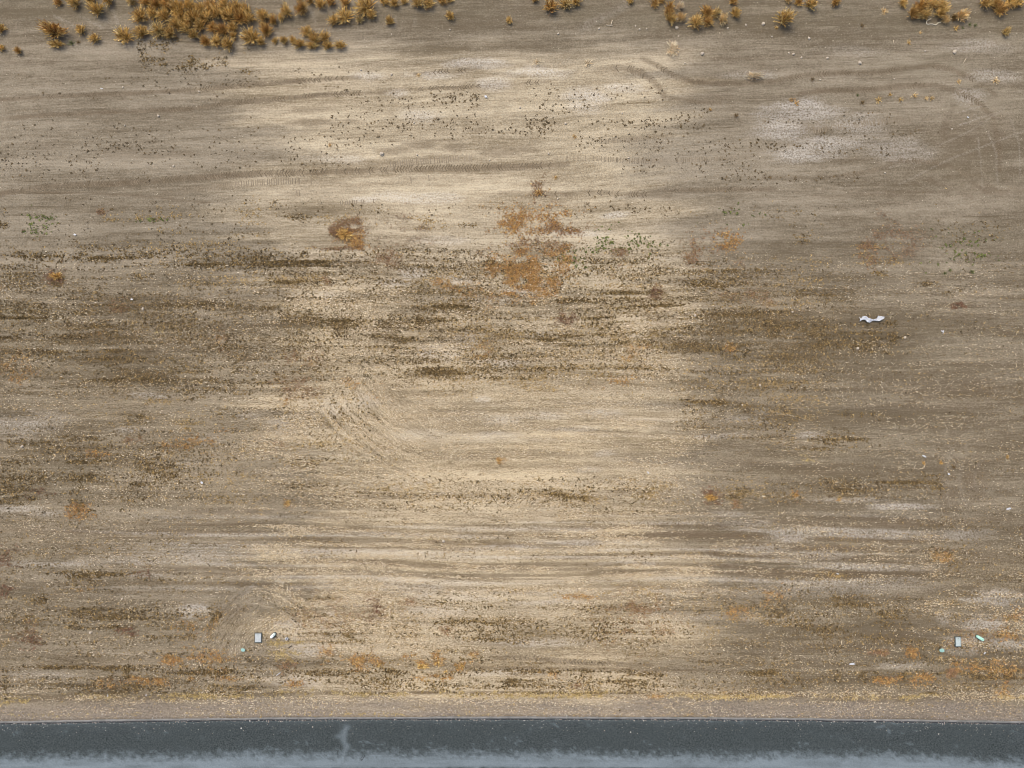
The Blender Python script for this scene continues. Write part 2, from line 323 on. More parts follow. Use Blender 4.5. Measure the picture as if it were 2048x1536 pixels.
def ground_material():
    m, nd, lk, b = new_mat('dry_soil')
    tc = N(nd, 'ShaderNodeTexCoord').outputs['Object']
    A = N(nd, 'ShaderNodeAttribute', attribute_name='soil_a'); sa = N(nd, 'ShaderNodeSeparateColor'); lk.new(A.outputs['Color'], sa.inputs[0])
    B = N(nd, 'ShaderNodeAttribute', attribute_name='soil_b'); sb = N(nd, 'ShaderNodeSeparateColor'); lk.new(B.outputs['Color'], sb.inputs[0])
    fl = N(nd, 'ShaderNodeAttribute', attribute_name='flow')
    mp = N(nd, 'ShaderNodeMapping'); lk.new(fl.outputs['Vector'], mp.inputs[0]); mp.inputs['Scale'].default_value = (0.9, 9.0, 1)
    fine = noise(nd, lk, mp.outputs[0], 1.0, 5, .65)
    grain = noise(nd, lk, tc, 9.0, 6, .72)
    clod = noise(nd, lk, tc, 2.2, 5, .6)
    tone = math_(nd, lk, 'ADD', sa.outputs[0], math_(nd, lk, 'MULTIPLY', math_(nd, lk, 'SUBTRACT', fine, .5), .85))
    tone = math_(nd, lk, 'ADD', tone, math_(nd, lk, 'MULTIPLY', math_(nd, lk, 'SUBTRACT', grain, .5), 1.25))
    tone = math_(nd, lk, 'ADD', tone, math_(nd, lk, 'MULTIPLY', math_(nd, lk, 'SUBTRACT', clod, .5), .35))
    mp2 = N(nd, 'ShaderNodeMapping'); lk.new(fl.outputs['Vector'], mp2.inputs[0]); mp2.inputs['Scale'].default_value = (.55, 1.0, 1)
    mp2.inputs['Scale'].default_value = (.75, 1.0, 1)
    spk = noise(nd, lk, mp2.outputs[0], 15.0, 4, .7)
    tone = math_(nd, lk, 'ADD', tone, math_(nd, lk, 'MULTIPLY', math_(nd, lk, 'MULTIPLY', math_(nd, lk, 'SUBTRACT', spk, .5), 2.6), math_(nd, lk, 'ADD', math_(nd, lk, 'MULTIPLY', A.outputs['Alpha'], .85), .22)))
    mp3 = N(nd, 'ShaderNodeMapping'); lk.new(fl.outputs['Vector'], mp3.inputs[0]); mp3.inputs['Scale'].default_value = (.22, 11.0, 1)
    fur = noise(nd, lk, mp3.outputs[0], 1.0, 3, .55)
    tone = math_(nd, lk, 'SUBTRACT', tone, math_(nd, lk, 'MULTIPLY', ramp(nd, lk, fur, .60, .74), .34))
    tone = math_(nd, lk, 'ADD', tone, math_(nd, lk, 'MULTIPLY', ramp(nd, lk, fur, .40, .27), .20))
    tone = ramp(nd, lk, tone, -.05, 1.05)
    c = mixc(nd, lk, tone, (.112, .088, .056), (.285, .241, .174))
    c = mixc(nd, lk, math_(nd, lk, 'MULTIPLY', sb.outputs[1], .85), c, mixc(nd, lk, tone, (.195, .150, .090), (.53, .445, .305)))   # lot brightening painted into the soil colour
    c = mixc(nd, lk, math_(nd, lk, 'MULTIPLY', sa.outputs[2], .72, True), c, mixc(nd, lk, clod, (.082, .058, .034), (.15, .112, .072)))  # damp, turned soil
    c = mixc(nd, lk, math_(nd, lk, 'MULTIPLY', sb.outputs[0], .42, True), c, mixc(nd, lk, clod, (.10, .084, .05), (.19, .162, .108)))    # mossy, leaf-stained soil
    cr = math_(nd, lk, 'MULTIPLY', sa.outputs[1], ramp(nd, lk, grain, .34, .62), True)
    c = mixc(nd, lk, math_(nd, lk, 'MULTIPLY', cr, .56), c, (.53, .495, .435))        # salt crust
    g = mixc(nd, lk, ramp(nd, lk, grain, .36, .66), (.12, .10, .08), (.27, .232, .19))
    c = mixc(nd, lk, math_(nd, lk, 'MULTIPLY', sb.outputs[2], .8), c, g)             # gravel shoulder
    vo = N(nd, 'ShaderNodeTexVoronoi'); vo.inputs['Scale'].default_value = 6.0; lk.new(tc, vo.inputs['Vector'])
    peb = math_(nd, lk, 'MULTIPLY', ramp(nd, lk, vo.outputs['Distance'], .13, .06), ramp(nd, lk, clod, .5, .72))
    c = mixc(nd, lk, math_(nd, lk, 'MULTIPLY', peb, .5), c, (.42, .37, .29))
    c = mixc(nd, lk, math_(nd, lk, 'MULTIPLY', A.outputs['Alpha'], .85, True), c, mixc(nd, lk, 1.0, c, (1.025, .99, .915), 'MULTIPLY'))   # browner where it was tilled
    lk.new(c, b.inputs['Base Color'])
    bm = N(nd, 'ShaderNodeBump'); bm.inputs['Strength'].default_value = .9; bm.inputs['Distance'].default_value = .05
    hsum = math_(nd, lk, 'ADD', math_(nd, lk, 'MULTIPLY', grain, 1.0), math_(nd, lk, 'MULTIPLY', fine, .8))
    lk.new(hsum, bm.inputs['Height']); lk.new(bm.outputs[0], b.inputs['Normal'])
    b.inputs['Roughness'].default_value = .97; b.inputs['Specular IOR Level'].default_value = .05
    return m
def tint_material(name, rough=.85, trans=0.0, var=.35):
    m, nd, lk, b = new_mat(name)
    A = N(nd, 'ShaderNodeAttribute', attribute_name='tint')
    tc = N(nd, 'ShaderNodeTexCoord').outputs['Object']
    n = noise(nd, lk, tc, 14.0, 3)
    c = mixc(nd, lk, math_(nd, lk, 'MULTIPLY', n, var), A.outputs['Color'], mixc(nd, lk, 1.0, A.outputs['Color'], (1.7, 1.6, 1.5), 'MULTIPLY'))
    lk.new(c, b.inputs['Base Color']); b.inputs['Roughness'].default_value = rough
    b.inputs['Specular IOR Level'].default_value = .08
    return m
def flat_material(name, col, col2=None, scale=20.0, rough=.8, bump=.0, spec=.2):
    m, nd, lk, b = new_mat(name)
    tc = N(nd, 'ShaderNodeTexCoord').outputs['Object']
    n = noise(nd, lk, tc, scale, 5, .65)
    c = mixc(nd, lk, ramp(nd, lk, n, .3, .7), col, col2 or tuple(x * .75 for x in col))
    lk.new(c, b.inputs['Base Color']); b.inputs['Roughness'].default_value = rough; b.inputs['Specular IOR Level'].default_value = spec
    if bump:
        bm = N(nd, 'ShaderNodeBump'); bm.inputs['Strength'].default_value = bump; bm.inputs['Distance'].default_value = .02
        lk.new(n, bm.inputs['Height']); lk.new(bm.outputs[0], b.inputs['Normal'])
    return m
def asphalt_material():
    m, nd, lk, b = new_mat('weathered_asphalt')
    tc = N(nd, 'ShaderNodeTexCoord').outputs['Object']
    A = N(nd, 'ShaderNodeAttribute', attribute_name='dust')
    g = noise(nd, lk, tc, 11.0, 7, .85); big = noise(nd, lk, tc, .5, 5, .6)
    c = mixc(nd, lk, ramp(nd, lk, g, .36, .64), (.017, .022, .0218), (.066, .0765, .0755))
    c = mixc(nd, lk, math_(nd, lk, 'MULTIPLY', ramp(nd, lk, big, .35, .7), .5), c, mixc(nd, lk, g, (.032, .040, .040), (.055, .065, .064)))
    d = mixc(nd, lk, ramp(nd, lk, g, .25, .75), (.12, .146, .157), (.185, .218, .23))
    c = mixc(nd, lk, A.outputs['Fac'], c, d)
    lk.new(c, b.inputs['Base Color']); b.inputs['Roughness'].default_value = .93; b.inputs['Specular IOR Level'].default_value = .1
    bm = N(nd, 'ShaderNodeBump'); bm.inputs['Strength'].default_value = .4; bm.inputs['Distance'].default_value = .02
    lk.new(g, bm.inputs['Height']); lk.new(bm.outputs[0], b.inputs['Normal'])
    return m
M_GROUND = ground_material(); M_ROAD = asphalt_material()
M_WEED = tint_material('weed_leaves'); M_STRAW = tint_material('straw', .8); M_BUSH = tint_material('tumbleweed_twigs', .8)
M_LUG = flat_material('pressed_soil_groove_shade', (.10, .078, .049), (.20, .16, .11), 1.6, .97, 0, .05)  # pressed soil, darkened further to paint in the shade of the tread grooves
M_LUG2 = flat_material('pressed_pale_soil', (.16, .128, .086), (.25, .208, .15), 1.6, .97, 0, .05)
M_KERB = flat_material('kerb_concrete', (.20, .195, .18), (.12, .118, .108), 2.0, .9, .3)
M_SEAM = flat_material('seam_gap_shade', (.02, .022, .024), (.035, .037, .04), 10.0, .7)  # dark joints and cracks, and the gap shade painted beside the kerb
M_PLASTIC = flat_material('white_plastic', (.50, .515, .54), (.34, .34, .34), 6.0, .45, .2, .4)
M_STONE = flat_material('pale_stone', (.50, .43, .33), (.34, .28, .21), 9.0, .9, .4)
M_LID = flat_material('lid_concrete', (.40, .45, .43), (.31, .36, .34), 12.0, .85, .2)
M_LID2 = flat_material('lid_pale_concrete', (.42, .44, .43), (.33, .35, .34), 12.0, .85, .2)
M_RIM = flat_material('box_rim', (.045, .06, .055), (.08, .09, .085), 12.0, .8)
M_MINT = flat_material('mint_plastic', (.34, .62, .47), (.42, .68, .54), 6.0, .5, 0, .4)
M_MINTPALE = flat_material('faded_plastic', (.70, .78, .72), (.6, .7, .64), 6.0, .5, 0, .4)
M_TEAL = flat_material('teal_scrap', (.20, .36, .32), (.28, .42, .37), 9.0, .7)
M_DARK = flat_material('dark_rubber', (.012, .012, .013), (.03, .03, .03), 10.0, .8)
M_WOOD = flat_material('bleached_wood', (.55, .46, .33), (.40, .32, .22), 15.0, .9)
M_CORD = flat_material('pale_cord', (.66, .58, .42), (.55, .47, .34), 20.0, .85)
M_BRANCH = flat_material('woody_stem', (.16, .095, .045), (.10, .058, .03), 20.0, .9)

# ------------------------------------------------------------------ ground sheet
def axis(lo, hi, step, far):
    core = np.arange(lo, hi + step * .5, step)
    g = []; d = step * 3; p = 0.0
    while p < far: p += d; g.append(p); d *= 1.55
    g = np.array(g)
    return np.concatenate([(lo - g)[::-1], core, hi + g])
gx = axis(-35.0, 35.0, .09, 2600); gy = axis(-25.6, 27.4, .09, 2600)
X, Y = np.meshgrid(gx, gy)
sh = X.shape; Xf, Yf = X.ravel(), Y.ravel()
px, py, u, v, tone, lot_brightening, pale, damp, moss, gravel, dist, till = fields(Xf, Yf)
Z = height(Xf, Yf)
idx = np.arange(Xf.size).reshape(sh)
fc = np.stack([idx[:-1, :-1], idx[:-1, 1:], idx[1:, 1:], idx[1:, :-1]], -1).reshape(-1, 4)
me = np_mesh('ground', np.stack([Xf, Yf, Z], -1), fc, [M_GROUND], smooth=True)
for nm, ch in (('soil_a', (tone, pale, damp)), ('soil_b', (moss, lot_brightening, gravel))):  # the second soil_b channel carries the painted lot brightening
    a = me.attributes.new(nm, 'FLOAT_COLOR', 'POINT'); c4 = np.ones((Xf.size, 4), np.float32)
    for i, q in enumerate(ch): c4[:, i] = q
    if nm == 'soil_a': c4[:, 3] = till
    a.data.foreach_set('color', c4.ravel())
a = me.attributes.new('flow', 'FLOAT_VECTOR', 'POINT'); a.data.foreach_set('vector', np.stack([u, v, 0 * u], -1).astype(np.float32).ravel())
ground = tag(link(bpy.data.objects.new('ground', me)), kind='structure')
del px, py, u, v, tone, lot_brightening, pale, damp, moss, gravel, dist, Z, X, Y, Xf, Yf, idx, fc

# ------------------------------------------------------------------ road, kerb and painted gap shade
rx = axis(-36.0, 36.0, .1, 1500); rv = np.concatenate([np.arange(0, 3.4, .08), np.linspace(3.5, ROAD_W, 12)])
RX, RV = np.meshgrid(rx, rv); Xf = RX.ravel(); Vf = RV.ravel()
jag = 0.11 * (fbm(Xf * 2.2, Xf * 0, 21, 3) - .5)
Yf = road_edge(Xf) - 0.17 - Vf + jag * np.exp(-Vf * 4)
Zr = 0.012 - 0.02 * np.exp(-Vf * 9)
n1 = fbm(Xf * .8, Vf * 2.2, 22, 4); n2 = fbm(Xf * 3.5, Vf * 5, 23, 4); n3 = fbm(Xf * .22, Vf * .2, 24, 2)
rpx, rpy = Q(Xf, Yf)
n4 = fbm(Xf * .45, Vf * 7, 26, 3)
lo = 1.98 + .4 * (n3 - .5) + .45 * (n1 - .5) + .75 * (n2 - .5) + .45 * (fbm(Xf * 9, Vf * 9, 25, 2) - .5)
dust = sstep(lo - .35, lo + .5, Vf) * (.7 + .6 * n4) * sstep(2.86 + .12 * (n2 - .5), 2.74 + .12 * (n2 - .5), Vf) * (.75 + .5 * (n1 - .3))
streak = np.exp(-((rpx - 690 - 10 * (n1 - .5) - 4 * np.sin(Vf * 5)) / (4.5 + 5 * n2)) ** 2) * .55 * sstep(.1, .5, Vf)
spur = np.exp(-((rpx - 680) / 9) ** 2 - ((Vf - .95) / .13) ** 2) * .5
speck = sstep(.62, .78, n2) * sstep(.5, .7, n1) * .35
dust = np.clip(np.maximum.reduce([dust, streak, spur, speck]) + .12 * (n1 - .5) + .18 * np.exp(-Vf * 7), 0, 1)
idx = np.arange(Xf.size).reshape(RX.shape)
fc = np.stack([idx[:-1, :-1], idx[1:, :-1], idx[1:, 1:], idx[:-1, 1:]], -1).reshape(-1, 4)
me = np_mesh('road', np.stack([Xf, Yf, Zr], -1), fc, [M_ROAD], smooth=True)
a = me.attributes.new('dust', 'FLOAT', 'POINT'); a.data.foreach_set('value', dust.astype(np.float32))
road = tag(link(bpy.data.objects.new('road', me)), kind='structure')
def strip(name, off0, off1, z0, z1, mat, x0=-60, x1=60, wob=.0, parent=None, kind=None):
    xs = np.arange(x0, x1 + .01, .4); e = road_edge(xs)
    j = wob * (fbm(xs * 1.4, xs * 0, 27, 3) - .5)
    vv = np.concatenate([np.stack([xs, e + off1 + j, xs * 0 + z0], -1), np.stack([xs, e + off1 + j, xs * 0 + z1], -1),
                         np.stack([xs, e + off0 + j, xs * 0 + z1], -1), np.stack([xs, e + off0 + j, xs * 0 + z0], -1)])
    n = len(xs); i = np.arange(n - 1); f = []
    for k in range(3): f.append(np.stack([k * n + i, (k + 1) * n + i, (k + 1) * n + i + 1, k * n + i + 1], -1))
    o = link(bpy.data.objects.new(name, np_mesh(name, vv, np.concatenate(f), [mat])), parent)
    if kind: o['kind'] = kind
    return o
strip('kerb', -0.115, -0.02, -.1, .03, M_KERB, wob=.05, kind='structure')
strip('seam_gap_shade', -0.205, -0.125, -.06, -.005, M_SEAM, wob=.05, parent=road)  # dark strip painted as the shade in the gap between kerb and asphalt
def road_seam(v0, x0, x1, wd):
    xs = np.arange(x0, x1, .2); e = road_edge(xs) - v0 + .05 * (fbm(xs * 1.2, xs * 0, 28, 3) - .5)
    vv = np.concatenate([np.stack([xs, e + wd / 2, xs * 0 + .0165], -1), np.stack([xs, e - wd / 2, xs * 0 + .0165], -1)])
    n = len(xs); i = np.arange(n - 1)
    link(bpy.data.objects.new('paving_joint', np_mesh('paving_joint', vv, np.stack([i, n + i, n + i + 1, i + 1], -1), [M_SEAM])), road)
def crack(pts, wd):
    xs, ys = P([p[0] for p in pts], [p[1] for p in pts]); t = np.linspace(0, len(xs) - 1, len(xs) * 7)
    x_ = np.interp(t, range(len(xs)), xs) + rng.normal(0, .03, len(t)); y_ = np.interp(t, range(len(ys)), ys) + rng.normal(0, .03, len(t)); n = len(t)
    dx, dy = np.gradient(x_), np.gradient(y_); L = np.hypot(dx, dy) + 1e-6; w_ = wd * rng.uniform(.4, 1.2, n)
    vv = np.concatenate([np.stack([x_ - dy / L * w_, y_ + dx / L * w_, t * 0 + .0166], -1), np.stack([x_ + dy / L * w_, y_ - dx / L * w_, t * 0 + .0166], -1)]); i = np.arange(n - 1)
    link(bpy.data.objects.new('crack', np_mesh('crack', vv, np.stack([i, n + i, n + i + 1, i + 1], -1), [M_SEAM])), road)
crack([(728, 1466), (731, 1474), (727, 1484)], .012); crack([(722, 1522), (727, 1515), (730, 1511)], .016); crack([(720, 1520), (726, 1511)], .012)
crack([(1330, 1490), (1300, 1500), (1280, 1504)], .008); crack([(150, 1462), (210, 1468), (260, 1464)], .008); crack([(1700, 1475), (1760, 1482), (1800, 1479), (1850, 1486)], .008)
road_seam(3.02, -36, -18, .035); road_seam(3.03, -6.5, 9, .03); road_seam(3.0, 9.5, 36, .03)

# ------------------------------------------------------------------ tyre and crawler tread prints pressed into the ground
def resample(pts, step):
    xs, ys = P([p[0] for p in pts], [p[1] for p in pts])
    # smooth the polyline a little
    t = np.arange(len(xs)); tt = np.linspace(0, len(xs) - 1, len(xs) * 12)
    X_, Y_ = np.interp(tt, t, xs), np.interp(tt, t, ys)
    k = np.ones(9) / 9
    Xp = np.convolve(np.pad(X_, 4, 'edge'), k, 'valid'); Yp = np.convolve(np.pad(Y_, 4, 'edge'), k, 'valid')
    s = np.concatenate([[0], np.cumsum(np.hypot(np.diff(Xp), np.diff(Yp)))])
    q = np.arange(0, s[-1], step)
    x, y = np.interp(q, s, Xp), np.interp(q, s, Yp)
    tx, ty = np.gradient(x), np.gradient(y); L = np.hypot(tx, ty) + 1e-9
    return x, y, tx / L, ty / L
def track(pts, kind, wd, s):
    W = wd * .92 / 32.6
    step = .175 if kind == 'chevron' else .145
    x, y, tx, ty = resample(pts, step)
    fade = np.minimum(np.arange(len(x)), np.arange(len(x))[::-1]) / 14.0
    keep = rng.random(len(x)) < sstep(.50 - .26 * s, .70 - .26 * s, fbm(x * .45, y * .45, 81, 3)) * np.clip(fade, 0, 1) * .97
    x, y, tx, ty = x[keep], y[keep], tx[keep], ty[keep]
    if not len(x): return
    nx, ny = -ty, tx
    vs_, fs_ = [], []
    lugs = [(-.05, .62, .10), (.05, -.62, .10)] if kind == 'chevron' else [(0, 0, 0)]
    for li, (o0, o1, sl_) in enumerate(lugs):
        if kind == 'chevron': a0, a1 = (o0 * W, o1 * W * rng.uniform(.7, 1.1, len(x))); sl1 = .13 + rng.normal(0, .02, len(x))
        else: a0, a1 = -.5 * W, .5 * W; sl1 = 0.0
        hw = .033 if kind == 'chevron' else .026
        j = rng.normal(0, .022, len(x))
        A0 = np.stack([x + nx * a0 + tx * (j), y + ny * a0 + ty * (j)], -1); A1 = np.stack([x + nx * a1 + tx * (sl1 + j), y + ny * a1 + ty * (sl1 + j)], -1)
        T = np.stack([tx, ty], -1)
        pts3 = []
        for Pq in (A0, A1):
            h = height(Pq[:, 0], Pq[:, 1])
            for off, dz in ((-hw * 1.5, -.012), (0, .026), (hw * 1.5, -.012)):
                pts3.append(np.concatenate([Pq + T * off, (h + dz)[:, None]], 1))
        vs_.append(np.stack(pts3, 1).reshape(-1, 3))
        base = (np.arange(len(x)) * 6)[:, None] + li * len(x) * 6
        for q in ((0, 1, 4, 3), (1, 2, 5, 4)): fs_.append(base + np.array(q)[None])
    o = bpy.data.objects.new('tyre_track' if kind == 'chevron' else 'crawler_track', np_mesh('tread_print', np.concatenate(vs_), np.concatenate(fs_), [M_LUG if kind == 'chevron' else M_LUG2]))
    link(o, ground)
for t in TRACKS: track(*t)

# ------------------------------------------------------------------ low weeds, ground cover nobody could count
PALETTE = {  # base colours of the leaves and stems
    'dark':  [(.066, .046, .023), (.09, .063, .030), (.054, .040, .020), (.12, .084, .04)],
    'olive': [(.125, .088, .038), (.16, .11, .047), (.098, .071, .03), (.205, .137, .056)],
    'gold':  [(.25, .17, .068), (.32, .22, .088), (.18, .125, .048), (.38, .27, .12)],
    'orange':[(.36, .195, .062), (.42, .25, .085), (.29, .145, .048), (.44, .29, .115)],
    'rust':  [(.20, .115, .060), (.25, .145, .08), (.16, .09, .045), (.28, .175, .10)],
    'red':   [(.17, .095, .058), (.20, .12, .075), (.13, .075, .045)],
    'stem':  [(.24, .165, .105), (.28, .19, .12), (.19, .13, .08), (.13, .09, .06)],
    'green': [(.10, .115, .034), (.125, .14, .045), (.08, .095, .03)],
    'yellow':[(.36, .27, .11), (.42, .33, .15), (.30, .22, .09)],
}
WB = []   # x0, y0, x1, y1, count, kind
def wb(s):
    for ln in s.strip().splitlines():
        for it in ln.split(';'):
            it = it.strip()
            if it:
                q = it.split(); WB.append((*map(float, q[:4]), int(q[4]), q[5]))
